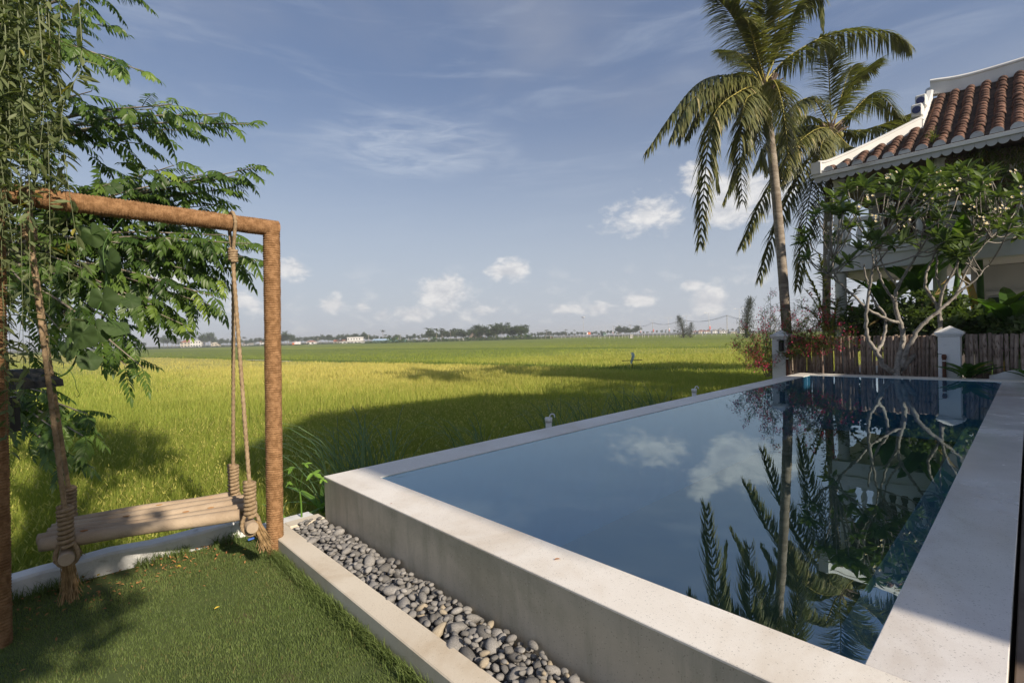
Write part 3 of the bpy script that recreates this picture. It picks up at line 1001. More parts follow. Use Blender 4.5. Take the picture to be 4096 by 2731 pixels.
mb = MB(); pbox(mb, e, wf - .003, e, BW - e, -.9, CZ - .0142); mb.build('front_wall', M['poolwall'], pool)
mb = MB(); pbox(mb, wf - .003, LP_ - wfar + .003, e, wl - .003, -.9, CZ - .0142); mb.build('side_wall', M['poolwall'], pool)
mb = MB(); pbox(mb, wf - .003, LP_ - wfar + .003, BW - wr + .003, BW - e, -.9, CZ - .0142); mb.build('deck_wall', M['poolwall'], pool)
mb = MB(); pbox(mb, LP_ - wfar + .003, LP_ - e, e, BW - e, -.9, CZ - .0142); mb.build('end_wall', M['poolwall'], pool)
# basin lining and floor
i0, i1, j0, j1 = wf - .001, LP_ - wfar + .001, wl - .001, BW - wr + .001
mb = MB()
zf = -.85
V = [PL(i0, j0, zf), PL(i1, j0, zf), PL(i1, j1, zf), PL(i0, j1, zf)]
mb.add(V, f4=[(0, 3, 2, 1)])
mb.build('basin_floor', M['basin'], pool)
mb = MB()
for (a0, a1, b0, b1) in ((i0 - .002, i0 + .006, j0, j1), (i1 - .006, i1 + .002, j0, j1), (i0 + .006, i1 - .006, j0 - .002, j0 + .006), (i0 + .006, i1 - .006, j1 - .006, j1 + .002)):
    pbox(mb, a0, a1, b0, b1, zf, CZ - .015)
mb.build('basin_lining', M['basin'], pool)
mb = MB(); pbox(mb, i0 + .01, i1 - .01, j1 - .36, j1 - .007, zf, -.06, .02); mb.build('underwater_ledge', M['basin_rim'], pool)
mb = MB()
zw = CZ - .008
V = [PL(i0, j0, zw), PL(i1, j0, zw), PL(i1, j1, zw), PL(i0, j1, zw)]
mb.add(V, f4=[(0, 3, 2, 1)])
tag(mb.build('pool_water', M['water']), kind='structure')

# fallen leaf bits on the coping
for k, (u, v, s, lab) in enumerate(((1273, 1285, .035, 'tiny dry brown leaf on the front pool coping'), (896, 1156, .016, 'small brown speck of leaf near the pool corner coping'))):
    mb = MB()
    lp = leaf_proto(.22, .1, .1)
    p = G(u, v, CZ + .004)
    scatter(mb, lp, [p], basis([[1, .3, .1]]), [s], .5)
    tag(mb.build('dry_leaf', M['dryleaf'], origin=p), lab, 'leaf')

# wooden deck at the right edge
deck = thing('wooden_deck', PL(0, 4.2, 0), 'dark weathered plank deck along the right side of the pool', 'deck')
k = 0
b = BW + .012
while b < BW + 4.1:
    mb = MB()
    pbox(mb, -2.6 + 0, 13.0, b, b + .135, .37, .405 + .003 * random.random(), .004, r=random.random())
    mb.build('plank', M['deck'], deck)
    b += .141
mb = MB(); pbox(mb, -2.5, 12.9, BW + .03, BW + 4.1, -.85, .366); mb.build('deck_base', M['darkwood'], deck)

# pebble trough with its kerb
KZ = .12
ko, ki = -.445, -.292
tr = thing('pebble_trough', PL(ko, 0, 0), 'cream kerbed trough of grey river pebbles in front of the pool', 'trough')
mb = MB(); pbox(mb, ko, ki, -.135, 4.1, -.35, KZ, .006); mb.build('kerb', M['kerb'], tr)
mb = MB(); pbox(mb, ki + .002, -.002, -.135, .0, -.35, KZ - .001, .006); mb.build('end_kerb', M['kerb'], tr)
mb = MB(); pbox(mb, ki - .02, .002, -.01, 4.1, -.35, .035); mb.build('bed', M['soil'], tr)
iv, if_ = icos(2)
protos = []
for k in range(10):
    sc = np.array([1.0, random.uniform(.68, .9), random.uniform(.5, .72)])
    d = iv * 1.0
    nz = .18 * np.sin(d @ rng.normal(0, 1.6, 3) + rng.uniform(0, 6)) + .10 * np.sin(d @ rng.normal(0, 3.0, 3) + rng.uniform(0, 6))
    vv = d * (1 + nz)[:, None] * sc
    m2 = MB(); m2.add(vv, f3=if_, r=rng.random())
    protos.append(m2.mesh('pebble', smooth=True))
    protos[-1].materials.append(M['pebble_warm'] if k in (3,) else M['pebble'])
placed = []
small_mb = MB()
tries = 0
while len(placed) < 520 and tries < 60000:
    tries += 1
    b = .02 + 3.15 * random.random() ** 1.0
    a = random.uniform(ki + .018, -.03)
    rad = random.choice((.016, .019, .022, .024, .027, .029, .033, .036, .040, .046)) * random.uniform(.9, 1.15)
    layer = 0 if tries < 16000 else 1
    okk = True
    for (pa, pb, pr, pz) in placed:
        if (pa - a) ** 2 + (pb - b) ** 2 < ((pr + rad) * (.80 if layer == 0 else .62)) ** 2:
            okk = False
            break
    if okk:
        placed.append((a, b, rad, layer))
placed.sort(key=lambda t: -t[2] * (1 + .5 * t[1]))
for ipb, (a, b, rad, layer) in enumerate(placed):
    hump = .02 * math.sin(math.pi * (a - ki) / (0 - ki))
    if ipb >= 298:
        dd_ = basis([[math.cos(ipb), math.sin(ipb), .2]])[0]
        small_mb.add((iv * rad * np.array([1.2, .9, .65])) @ dd_ + PL(a, b, .082 + rad * .35 + hump + .03 * layer), f3=if_, r=random.random())
        continue
    o = bpy.data.objects.new('pebble', random.choice(protos))
    col.objects.link(o)
    o.parent = tr
    hump = .02 * math.sin(math.pi * (a - ki) / (0 - ki))
    z = .082 + rad * .35 + hump + .030 * layer + random.uniform(-.01, .012)
    p = PL(a, b, z) - np.array(ORIGIN[tr.name])
    o.location = p
    o.rotation_euler = (random.uniform(-.5, .5), random.uniform(-.5, .5), random.uniform(0, 6.28))
    o.scale = (rad * random.uniform(.95, 1.35), rad * random.uniform(.85, 1.0), rad * random.uniform(.9, 1.1))
under = small_mb
for k in range(900):
    b = random.uniform(.02, 3.9); a = random.uniform(ki + .02, -.03); rad = random.uniform(.02, .036)
    under.add(iv[:, :] * rad * np.array([1, .85, .7]) + PL(a, b, .06 + random.uniform(-.01, .012)), f3=if_, r=random.random())
o = under.build('pebble_layer', M['pebble'], tr, smooth=True)
o['kind'] = 'stuff'

# low whitewashed edging between lawn and paddy
mb = MB()
n_ = 60
aa_ = np.linspace(-7.5, -.44, n_)
prof = np.array([(-.425, -.9), (-.425, .105), (-.437, .122), (-.555, .125), (-.570, .11), (-.575, -.9)])
V = []
for k, a in enumerate(aa_):
    jx = .010 * math.sin(k * 1.7) + random.uniform(-.006, .006)
    jz = .008 * math.sin(k * .9) + random.uniform(-.006, .006)
    for (b, z) in prof:
        V.append(PL(a, b + jx, z + (jz if z > 0 else 0)))
V = np.array(V); c = len(prof)
q = [(i * c + j, i * c + j + 1, (i + 1) * c + j + 1, (i + 1) * c + j) for i in range(n_ - 1) for j in range(c - 1)]
f_ = [((n_ - 1) * c + 0, (n_ - 1) * c + 1, (n_ - 1) * c + 4, (n_ - 1) * c + 5), ((n_ - 1) * c + 1, (n_ - 1) * c + 2, (n_ - 1) * c + 3, (n_ - 1) * c + 4)]
mb.add(V, f4=q + f_)
tag(mb.build('edging_wall', M['edging']), 'low stained white plaster edging behind the swing', 'low wall')
mb = MB()
pbox(mb, -.42, .0, -.36, -.15, -.9, .085, .01)
tag(mb.build('kerb_stone', M['edging']), 'short weathered concrete block between edging wall and pebble trough', 'kerb')

# white drain pipes standing outside the pool wall
for (u, v, lab) in ((1247, 985, 'white plastic pipe stub outside the middle of the pool wall'), (1582, 912, 'white plastic pipe stub outside the far part of the pool wall')):
    a, b = inv(G(u, v, .40))
    base = PL(a, -.13, -.8)
    t_ = thing('drain_pipe', base, lab, 'pipe', 'pipes outside the pool wall')
    mb = MB(); tube(mb, [base, base + [0, 0, 1.33]], .04, 12); mb.build('pipe', M['pvc'], t_, smooth=True)
    mb = MB(); tube(mb, [base + [0, 0, 1.30], base + [0, 0, 1.36]], .048, 12); mb.build('collar', M['pvc'], t_, smooth=True)
    mb = MB(); tube(mb, spline([base + [0, 0, 1.34], base + [.03, -.0, 1.40], base + [.07, 0, 1.40], base + [.08, 0, 1.36]], 10), .009, 6); mb.build('hook', M['pvc'], t_, smooth=True)
# ---------------------------------------------------------------- swing frame wrapped in coir rope
RP = G(632, 1268, 0.0)
LPST = G(-8, 1480, 0.0)
RT = D(623, 512, RP[1]); RT[2] = 2.50
LT = np.array([LPST[0] + .03, LPST[1] + .02, 2.49])
frame = thing('swing_stand', RP, 'swing frame of two posts and a beam wrapped in brown coir rope', 'swing frame')


def wrapped(p0, p1, rad, pitch=.0165, seg=20, dep=.0075):
    p0, p1 = np.asarray(p0, float), np.asarray(p1, float)
    L = np.linalg.norm(p1 - p0)
    nn = int(L / pitch * 4)
    s = np.linspace(0, L, nn)
    pts = p0 + (p1 - p0) * (s / L)[:, None]
    t, N, B_ = frames(pts)
    th = np.arange(seg) / seg * 2 * math.pi
    wob = .9 + .25 * vnoise(s * 3.0, s * 0 + 1, 4)
    tight = vnoise(s / pitch * .5, s * 0, 5)
    ph = s[:, None] / pitch * math.pi + th[None] * .5 + .5 * np.sin(s[:, None] * 3.1 + th[None]) + 5.0 * vnoise(s * 2.3, s * 0 + 3, 8)[:, None] + .5 * np.sin(2 * th[None] + s[:, None] * 40)
    R_ = rad * (.97 + .03 * wob[:, None]) + dep * np.abs(np.sin(ph)) + .003 * (tight[:, None] - .5)
    R_ = R_ + .0012 * rng.random(R_.shape)
    V = pts[:, None] + R_[..., None] * (np.cos(th)[None, :, None] * N[:, None] + np.sin(th)[None, :, None] * B_[:, None])
    i = np.arange(nn - 1)[:, None] * seg; j = np.arange(seg)[None]; j2 = (j + 1) % seg
    q = np.stack([i + j, i + j2, i + seg + j2, i + seg + j], -1).reshape(-1, 4)
    mb = MB(); mb.add(V.reshape(-1, 3), f4=q)
    c = len(V.reshape(-1, 3))
    mb2 = MB()
    mb.add([p0, p1])
    f3 = []
    for k in range(seg):
        f3.append((c, (k + 1) % seg, k)); f3.append((c + 1, (nn - 1) * seg + k, (nn - 1) * seg + (k + 1) % seg))
    mb.f3.append(np.array(f3))
    return mb


def fuzz(p0, p1, rad, n, L=.03):
    mb = MB()
    t = rng.random(n)
    ax = norm(np.asarray(p1) - np.asarray(p0))
    d = rng.normal(0, 1, (n, 3)); d -= (d @ ax)[:, None] * ax; d = norm(d)
    base = np.asarray(p0) + (np.asarray(p1) - np.asarray(p0)) * t[:, None] + d * rad
    tip = base + norm(d + rng.normal(0, .7, (n, 3))) * (L * rng.uniform(.2, 1, n) ** 1.5)[:, None]
    s = norm(np.cross(tip - base, rng.normal(0, 1, (n, 3)))) * .0007
    V = np.stack([base - s, base + s, tip], 1).reshape(-1, 3)
    mb.add(V, f3=np.arange(3 * n).reshape(-1, 3))
    return mb


for (p0, p1, r_, nm, nf) in ((RP - [0, 0, .05], RT + [0, 0, .0], .054, 'post', 900), (LPST - [0, 0, .05], LT, .056, 'post', 500), (LT + (LT - RT) * .02, RT + (RT - LT) * .03, .053, 'beam', 1100)):
    o = wrapped(p0, p1, r_).build(nm, M['coir'], frame, smooth=True)
    fz = fuzz(p0, p1, r_ + .003, nf).build('loose_fibre', M['coir'], o)
mb = MB()
iv3, if3 = icos(3)
mb.add(iv3 * np.array([.062, .062, .06]) + RT, f3=if3)
mb.build('corner_binding', M['coir'], frame, smooth=True)

# ---------------------------------------------------------------- log bench hung on ropes
fl, fr_ = np.array([-2.93, 3.01, .415]), np.array([-1.955, 3.475, .415])
rl, rr_ = np.array([-3.19, 3.36, .415]), np.array([-2.225, 3.905, .415])
bench = thing('swing_bench', (fl + rr_) / 2 - [0, 0, .4], 'hanging bench of peeled logs on thick jute ropes with frayed ends', 'swing bench')
NL = 5
ends = []
for k in range(NL):
    t = k / (NL - 1)
    p0 = fl + (rl - fl) * t; p1 = fr_ + (rr_ - fr_) * t
    dr = norm(p1 - p0)
    p0 = p0 + dr * (random.uniform(-.03, .03) - .02 * (k % 2)); p1 = p1 + dr * ((.0, .11, .03, .06, -.04)[k] + random.uniform(-.01, .01))
    mb = MB()
    n_ = 26
    pts = p0 + (p1 - p0) * np.linspace(0, 1, n_)[:, None]
    wob = np.column_stack([np.zeros(n_), np.zeros(n_), .006 * np.sin(np.linspace(0, 5 + k, n_) + k)])
    wob[:, 0] += .006 * np.cos(np.linspace(0, 4 + k, n_) + 2 * k)
    rad = (.041, .036, .037, .035, .035)[k] * (1 + .05 * np.sin(np.linspace(0, 9, n_) + k * 2))
    rad[0] *= .93; rad[-1] *= .93
    tube(mb, pts + wob, rad, 16, r=random.random())
    o = mb.build('seat_log', M['log'], bench, smooth=False)
    for pgn in o.data.polygons:
        pgn.use_smooth = len(pgn.vertices) == 4
    if k in (0, 1, 2, 3):
        for tt in ((.2,), (.62, .75), (.35,), (.5,))[k]:
            kp = pts[int(tt * n_)] + wob[int(tt * n_)] + np.array([0, -.004, .046])
            m2 = MB(); m2.add(iv * np.array([.022, .009, .004]) @ np.array([dr, np.cross([0, 0, 1], dr), [0, 0, 1]]) + kp, f3=if_)
            m2.build('knot', M['dryleaf'], o, smooth=True)
cross = norm((rl - fl) + (rr_ - fr_))
cross[2] = 0
hang = []
for side, (q0, q1) in enumerate(((fl + (fr_ - fl) * .115, rl + (rr_ - rl) * .085), (fr_ + (fl - fr_) * -.045, rr_ + (rl - rr_) * .01))):
    d = norm(q1 - q0)
    mb = MB()
    a0 = q0 - d * .125 - [0, 0, .078]; a1 = q1 + d * .10 - [0, 0, .078]
    tube(mb, [a0, a0 + (a1 - a0) * .02, a0 + (a1 - a0) * .5, a0 + (a1 - a0) * .98, a1], [.036, .040, .041, .040, .036], 16, r=.6)
    o = mb.build('cross_log', M['log'], bench, smooth=False)
    for pgn in o.data.polygons:
        pgn.use_smooth = len(pgn.vertices) == 4
    hang.append((q0 - d * .062, q1 + d * .055))
beamdir = norm(RT - LT)


def rope(pts, rad, name='rope', parent=None, twist=70.0, n=12):
    mb = MB()
    tube(mb, pts, rad, n, lobe=3, twist=twist, depth=.28)
    return mb.build(name, M['jute'], parent or bench, smooth=True)


def coil(axis_pts, rad, rr_, turns, name, parent):
    ax_ = np.asarray(axis_pts, float)
    n_ = int(turns * 18)
    t = np.linspace(0, 1, n_)
    c = spline(ax_, n_)
    tg, N, B_ = frames(c)
    ph = t * turns * 2 * math.pi
    R_ = rad * (1 + .06 * np.sin(t * 9))
    pts = c + R_[:, None] * (np.cos(ph)[:, None] * N + np.sin(ph)[:, None] * B_)
    mb = MB()
    tube(mb, pts, rr_, 9, lobe=3, twist=95.0, depth=.28)
    core = MB(); tube(mb, c, rad * .9, 10)
    return mb.build(name, M['jute'], parent, smooth=True)


for side, tb in ((0, .105), (1, .815)):
    att = LT + (RT - LT) * tb
    kn = att - np.array([0, 0, .235 if side else .20])
    # loop over the beam
    side_v = norm(np.cross(beamdir, [0, 0, 1]))
    loop = [kn, att - side_v * .058 - [0, 0, .06], att - side_v * .072, att - side_v * .03 + [0, 0, .068], att + side_v * .03 + [0, 0, .068], att + side_v * .072, att + side_v * .058 - [0, 0, .06], kn + [0, 0, .004]]
    rope(spline(loop, 70), .013, 'beam_loop')
    coil([kn + [0, 0, .045], kn - [0, 0, .045]], .022, .0125, 5, 'knot', bench)
    for fb in (0, 1):
        q = hang[side][fb]
        top = kn - np.array([0, 0, .04]) + (side_v * .008 if fb else -side_v * .008)
        lo = q + np.array([0, 0, .20])
        L = np.linalg.norm(top - lo)
        pts = top + (lo - top) * np.linspace(0, 1, int(L / .009))[:, None]
        rp = rope(pts, .0145, 'rope', twist=48.0)
        ca = [q + [0, 0, .235], q + [0, 0, .12], q + [0, 0, -.01]]
        coil(ca, .030, .0145, 9, 'rope_coil', bench)
        # loop under the cross log and the frayed tail
        d = norm(hang[side][1] - hang[side][0])
        bd = norm(fr_ - fl)
        lp_ = [q + bd * .035 - [0, 0, .0], q + bd * .052 - [0, 0, .05], q + bd * .05 - [0, 0, .10], q - [0, 0, .145], q - bd * .05 - [0, 0, .10], q - bd * .052 - [0, 0, .05], q - bd * .035]
        rope(spline(lp_, 60), .0135, 'under_loop')
        tl = (.30, .24, .21, .22)[side * 2 + fb]
        st = q - [0, 0, .05] + (d * .03 if fb else -d * .0) + bd * (.035 if side else .0)
        mb = MB()
        for s_ in range(150):
            an = random.uniform(0, 6.28); r0 = .026 * math.sqrt(random.random()); r1 = .042 * math.sqrt(random.random())
            o0 = np.array([math.cos(an) * r0, math.sin(an) * r0, 0]); o1 = np.array([math.cos(an + .3) * r1, math.sin(an + .3) * r1, 0])
            ll = tl * random.uniform(.8, 1.05)
            sag = bd * (.05 if side else .01)
            pts = [st + o0, st + o0 * .6 + o1 * .5 + sag * .4 - [0, 0, ll * .4], st + o1 * .85 + sag * .9 + [random.gauss(0, .006), random.gauss(0, .006), -ll * .75], st + o1 + sag + [random.gauss(0, .012), random.gauss(0, .012), -ll]]
            tube(mb, pts, [.0022, .0022, .002, .0024], 4, cap=False, r=random.random())
        mb.build('frayed_end', M['tassel'], bench)

# black planter bucket clamped to the left post, black lamp arm above it
bk = thing('black_bucket', LPST + [0, -.0, .34], 'black plastic bucket rim hung on the left swing post', 'bucket')
pc = D(6, 1362, 2.62)
mb = MB()
lathe(mb, [(.062, -.10), (.070, .05), (.078, .055), (.078, .063), (.068, .063), (.060, -.09)], np.array([LPST[0] - .02, LPST[1] - .02, pc[2] + .06]), 24)
mb.build('bucket_body', M['black'], bk, smooth=True)
lmp = thing('garden_lamp', D(10, 950, 2.9) , 'black box lamp with slanted hood in the vines at the left edge', 'lamp')
mb = MB()
h0 = D(0, 885, 3.0)
for_ = [D(20, 862, 3.0), D(20, 898, 3.0), D(80, 893, 3.0), D(78, 880, 3.0), D(-10, 862, 3.0), D(-10, 898, 3.0)]
fv = np.array([D(-12, 850, 3.0), D(-12, 898, 3.0), D(80, 892, 3.0), D(78, 876, 3.0), D(28, 850, 3.0)])
bv = fv + np.array([.05, .14, 0])
V = np.concatenate([fv, bv]); k = 5
mb.add(V, f3=[(0, 1, 4), (5, 9, 6)], f4=[(1, 2, 3, 4), (6, 9, 8, 7)] + [(i, (i + 1) % 5, 5 + (i + 1) % 5, 5 + i) for i in range(5)])
mb.build('lamp_hood', M['black'], lmp)
mb = MB(); add_box(mb, D(0, 955, 3.02) + [0, .05, 0], (.07, .08, .22)); mb.build('lamp_box', M['black'], lmp)
mb = MB(); tube(mb, [D(2, 900, 3.05), D(-4, 640, 3.1)], .012, 8); mb.build('lamp_stem', M['black'], lmp)
# ---------------------------------------------------------------- plants at the left
LF = leaf_proto(.155, .05, .16, ((0.0, .1), (0.3, 1.0), (0.65, .75)))


def pinnate(npairs=7, L=1.0, leaf=.30, droop=.30, seed=0, hang=.55):
    """compound leaf along +x: rachis and opposite pointed leaflets hanging a little"""
    rs = np.random.default_rng(seed)
    items = []
    mb = MB()
    t = np.linspace(0, 1, 7)
    pts = np.column_stack([t * (1 - .12 * t), .05 * np.sin(t * 2 + seed), .12 * t - droop * t ** 2])
    tube(mb, pts, np.linspace(.012, .004, 7), 3, cap=False)
    items.append(((np.concatenate(mb.v), None, np.concatenate(mb.f4)), np.zeros(3), np.eye(3), 1.0))
    for k in range(npairs):
        tt = .16 + .80 * k / (npairs - 1)
        p = np.array([np.interp(tt, t, pts[:, c]) for c in range(3)])
        tg = norm(np.array([1, 0, .12 - 2 * droop * tt]))
        for s in (-1, 1):
            f = norm(tg * (.35 + .35 * tt) + np.array([0, s * (.95 - .25 * tt), 0]) + np.array([0, 0, -hang]) + rs.normal(0, .12, 3))
            up = norm(np.array([0, -s * .25, 1.0]) + rs.normal(0, .2, 3))
            items.append((LF, p, basis([f], up)[0], leaf * (.8 + .35 * math.sin(math.pi * min(1, tt * 1.05))) * rs.uniform(.9, 1.1)))
    items.append((LF, pts[-1], basis([norm(np.array([1, 0, -1.2 * droop - hang * .5]))])[0], leaf))
    return merge_protos(items)


PIN = [pinnate(n_, seed=s, droop=dr, leaf=lf, hang=hg) for n_, s, dr, lf, hg in ((8, 1, .30, .27, .6), (7, 2, .45, .28, .7), (9, 3, .22, .25, .5), (8, 4, .55, .27, .8))]


def broad_tree(name, base, label, group, branches, trunk_r, mat, protos, leaf_mat, leaf_sc, per=9, fill=(), top=None, spread=.6):
    pass


NB = D(-90, 900, 5.6); NB[2] = -.8
neem = thing('pinnate_tree', NB, 'leafy tree with feathery pinnate leaves reaching in from the left behind the swing', 'tree')
trunk = MB()
crown = MB()
hub = D(-60, 620, 5.6)
tp = spline([NB, NB + [.05, .1, 1.3], hub], 14)
tube(trunk, tp, np.linspace(.11, .07, 14), 10)
hub2 = D(-80, 120, 5.5)
tube(trunk, spline([hub, (hub + hub2) / 2 + [.06, 0, 0], hub2], 10), np.linspace(.07, .05, 10), 9)
# branch tips in the picture with their distance: (u, v, Y)
TIPS = [(300, -20, 5.0), (250, 60, 5.3), (190, 20, 4.9), (330, 165, 4.9), (240, 130, 5.2), (210, 210, 4.8), (180, 110, 4.6), (395, 240, 4.8), (575, 285, 4.9), (500, 262, 5.0), (430, 300, 5.3),
        (350, 250, 5.6), (585, 385, 4.9), (540, 430, 5.1), (470, 400, 5.3), (400, 380, 5.0), (320, 330, 5.5), (250, 290, 5.2), (575, 560, 4.8), (590, 600, 5.1), (520, 540, 5.0), (500, 470, 5.2),
        (450, 520, 5.4), (490, 680, 4.8), (500, 640, 5.1), (440, 620, 5.0), (400, 560, 5.2), (350, 480, 5.6), (420, 745, 4.8), (380, 700, 5.0), (340, 640, 5.3), (300, 560, 5.0), (330, 845, 4.7),
        (290, 840, 4.9), (300, 770, 5.1), (250, 700, 5.3), (230, 800, 5.0), (200, 620, 5.1), (180, 520, 5.5), (150, 420, 5.0), (190, 1000, 4.2), (150, 1060, 4.0), (200, 950, 4.4), (100, 900, 4.5),
        (120, 980, 4.3), (140, 760, 4.8), (80, 680, 4.6), (90, 350, 5.0), (60, 200, 4.8), (40, 500, 5.2), (260, 420, 5.0), (380, 450, 5.5), (560, 590, 4.9), (540, 620, 5.0), (520, 580, 5.2), (470, 560, 5.0), (480, 700, 4.9), (430, 690, 5.1), (400, 730, 5.0), (560, 400, 5.0), (350, 700, 4.9)]
pos, fw, scl, rv = [], [], [], []
for (u, v, Yd) in TIPS:
    tip = D(u, v, Yd)
    src_v = 120 if v < 200 else (620 if v > 350 else 380)
    s0 = D(-60, src_v, 5.6) if v < 870 else D(-60, 900, 5.2)
    mid = s0 + (tip - s0) * .5 + np.array([0, 0, .20 if v < 870 else .08])
    L = np.linalg.norm(tip - s0)
    c = spline([s0, mid, tip], 16)
    tube(trunk, c, np.linspace(.024, .004, 16), 5, cap=False)
    k = max(6, int(L * 6.0))
    for q in range(k):
        t = 1 - (q / k) ** 1.15 * .72
        p = c[min(15, int(t * 15))]
        tg = norm(c[min(15, int(t * 15) + 1)] - c[max(0, int(t * 15) - 1)])
        an = q * 2.4 + random.uniform(-.4, .4)
        side = norm(np.cross(tg, [0, 0, 1]))
        f = norm(tg * (1.0 if q > 0 else 2) + side * math.cos(an) * .85 + np.array([0, 0, 1]) * (.25 * math.sin(an) - .06) + rng.normal(0, .12, 3))
        pos.append(p); fw.append(f); scl.append(random.uniform(.27, .40) * (1.0 if q < k * .7 else .85)); rv.append(min(.999, max(0, random.gauss(.40 if q > 2 else .62, .2))))
# dense inner leaves
POLY = [(120, 330), (330, 360), (520, 480), (500, 600), (420, 700), (330, 780), (200, 740), (60, 860), (20, 600), (20, 100), (120, 60)]


def inside(u, v, poly):
    c = False
    for i in range(len(poly)):
        x0, y0 = poly[i]; x1, y1 = poly[i - 1]
        if (y0 > v) != (y1 > v) and u < (x1 - x0) * (v - y0) / (y1 - y0) + x0:
            c = not c
    return c


cnt = 0
while cnt < 260:
    u, v = random.uniform(0, 540), random.uniform(40, 880)
    if not inside(u, v, POLY):
        continue
    p = D(u, v, random.uniform(5.0, 6.6))
    f = norm(np.array([.7, random.uniform(-.9, .4), random.uniform(-.5, .3)]) + rng.normal(0, .35, 3))
    pos.append(p); fw.append(f); scl.append(random.uniform(.28, .42)); rv.append(max(0, random.gauss(.30, .16)))
    cnt += 1
pos, fw, scl, rv = np.array(pos), np.array(fw), np.array(scl), np.array(rv)
up = norm(np.array([0, 0, 1.0]) + rng.normal(0, .25, pos.shape))
Rm = basis(fw, up)
which = rng.integers(0, 4, len(pos))
for k in range(4):
    s = which == k
    scatter(crown, PIN[k], pos[s], Rm[s], scl[s], rv[s])
trunk.build('trunk', M['bark'], neem, smooth=True)
crown.build('crown', M['neem'], neem)

# curtain of hanging vines in front of the left post
VL = leaf_proto(.14, .05, .18, ((0.0, .1), (0.25, .9), (0.6, 1.0), (0.85, .5)))
vine = thing('hanging_vine', D(-30, 300, 2.9) * np.array([1, 1, 0]), 'curtain of trailing grey green vines hanging over the left swing post', 'vine')
wood = MB()
for q in range(4):
    p0 = np.array([D(-70 + 8 * q, 900, 2.75 + .1 * q)[0], 2.75 + .1 * q, -.02])
    tube(wood, spline([p0, p0 + [.05, .05, 1.3], p0 + [.02, .0, 2.6], p0 + [.2, .05, 3.6]], 20), np.linspace(.022, .014, 20), 6)
wood.build('woody_stem', M['bark'], vine, smooth=True)
N_STEM = 50
for k in range(N_STEM):
    u0 = (random.random() ** 1.7) * 140 - 28
    Yd = random.uniform(2.45, 3.0)
    v1 = random.choice([340, 500, 620, 700, 820, 980]) + random.uniform(-80, 80)
    if u0 > 70:
        v1 = min(v1, 620)
    if k < 5:
        u0, v1 = (100, 128, 150, 118, 176)[k], (960, 560, 760, 620, 640)[k]
    x_shift = random.uniform(-30, 60)
    top = D(u0 - x_shift * .6, -70, Yd)
    lowp = D(u0 + random.uniform(-10, 14), v1, Yd)
    midp = (top + lowp) / 2 + np.array([random.gauss(0, .03), random.gauss(0, .03), 0])
    c = spline([top, top * .7 + lowp * .3 + [random.gauss(0, .02), 0, 0], midp, lowp], 26)
    L = np.linalg.norm(top - lowp)
    mb = MB(); tube(mb, c, np.linspace(.0034, .0014, 26), 4, cap=False)
    st = mb.build('stem', M['vine'], vine)
    nl = int(L / .022)
    t = (np.arange(nl) + rng.random(nl)) / nl
    p = np.column_stack([np.interp(t, np.linspace(0, 1, 26), c[:, d]) for d in range(3)])
    an = rng.uniform(0, 6.28, nl)
    f = np.column_stack([np.cos(an), np.sin(an), rng.uniform(-1.3, .35, nl)])
    mb = MB()
    scatter(mb, VL, p, basis(f, norm(np.array([0, 0, 1.0]) + rng.normal(0, .4, (nl, 3)))), rng.uniform(.040, .085, nl) * (1.2 if k < 5 else 1), np.clip(rng.normal(.42, .24, nl), 0, 1))
    mb.build('foliage', M['vine'], st)

# squash vine with big round leaves
sq = thing('squash_vine', D(150, 870, 3.5) * np.array([1, 1, 0]), 'climbing squash vine with large round leaves in front of the pinnate tree', 'vine')
stem = MB()
path = [D(40, 890, 3.3), D(120, 870, 3.4), D(160, 850, 3.4), D(185, 800, 3.45), D(205, 740, 3.5), D(230, 700, 3.5), D(245, 640, 3.55), D(240, 560, 3.6), D(300, 480, 3.8)]
sp = spline(path, 60)
tube(stem, sp, np.linspace(.007, .004, 60), 6, cap=False)
mb_t = spline([D(160, 850, 3.4), D(172, 872, 3.4), D(175, 890, 3.38), D(182, 905, 3.4), D(176, 912, 3.42), D(170, 900, 3.4)], 40)
tube(stem, mb_t, np.linspace(.003, .0012, 40), 4, cap=False)
tube(stem, spline([D(205, 742, 3.5), D(260, 735, 3.5), D(290, 770, 3.5), D(280, 745, 3.5)], 20), .002, 4, cap=False)


def round_leaf(rad, seed):
    rs = np.random.default_rng(seed)
    n_ = 40; rings = 5
    V = [(0, 0, 0)]
    for k in range(1, rings + 1):
        t = k / rings
        for j in range(n_):
            th = j / n_ * 2 * math.pi
            notch = .55 * math.exp(-((th - math.pi) / .25) ** 2)
            lob = 1 + .07 * math.cos(5 * th) + .02 * math.sin(17 * th + seed) - notch
            r_ = t * lob
            z = .10 * t * t * math.sin(3 * th + seed) + .05 * t * math.cos(5 * th) - .10 * t * t
            V.append((r_ * math.cos(th), r_ * math.sin(th), z))
    f3 = [(0, 1 + j, 1 + (j + 1) % n_) for j in range(n_)]
    q = [(1 + (k - 1) * n_ + j, 1 + k * n_ + j, 1 + k * n_ + (j + 1) % n_, 1 + (k - 1) * n_ + (j + 1) % n_) for k in range(1, rings) for j in range(n_)]
    return np.array(V) * rad, np.array(f3), np.array(q)


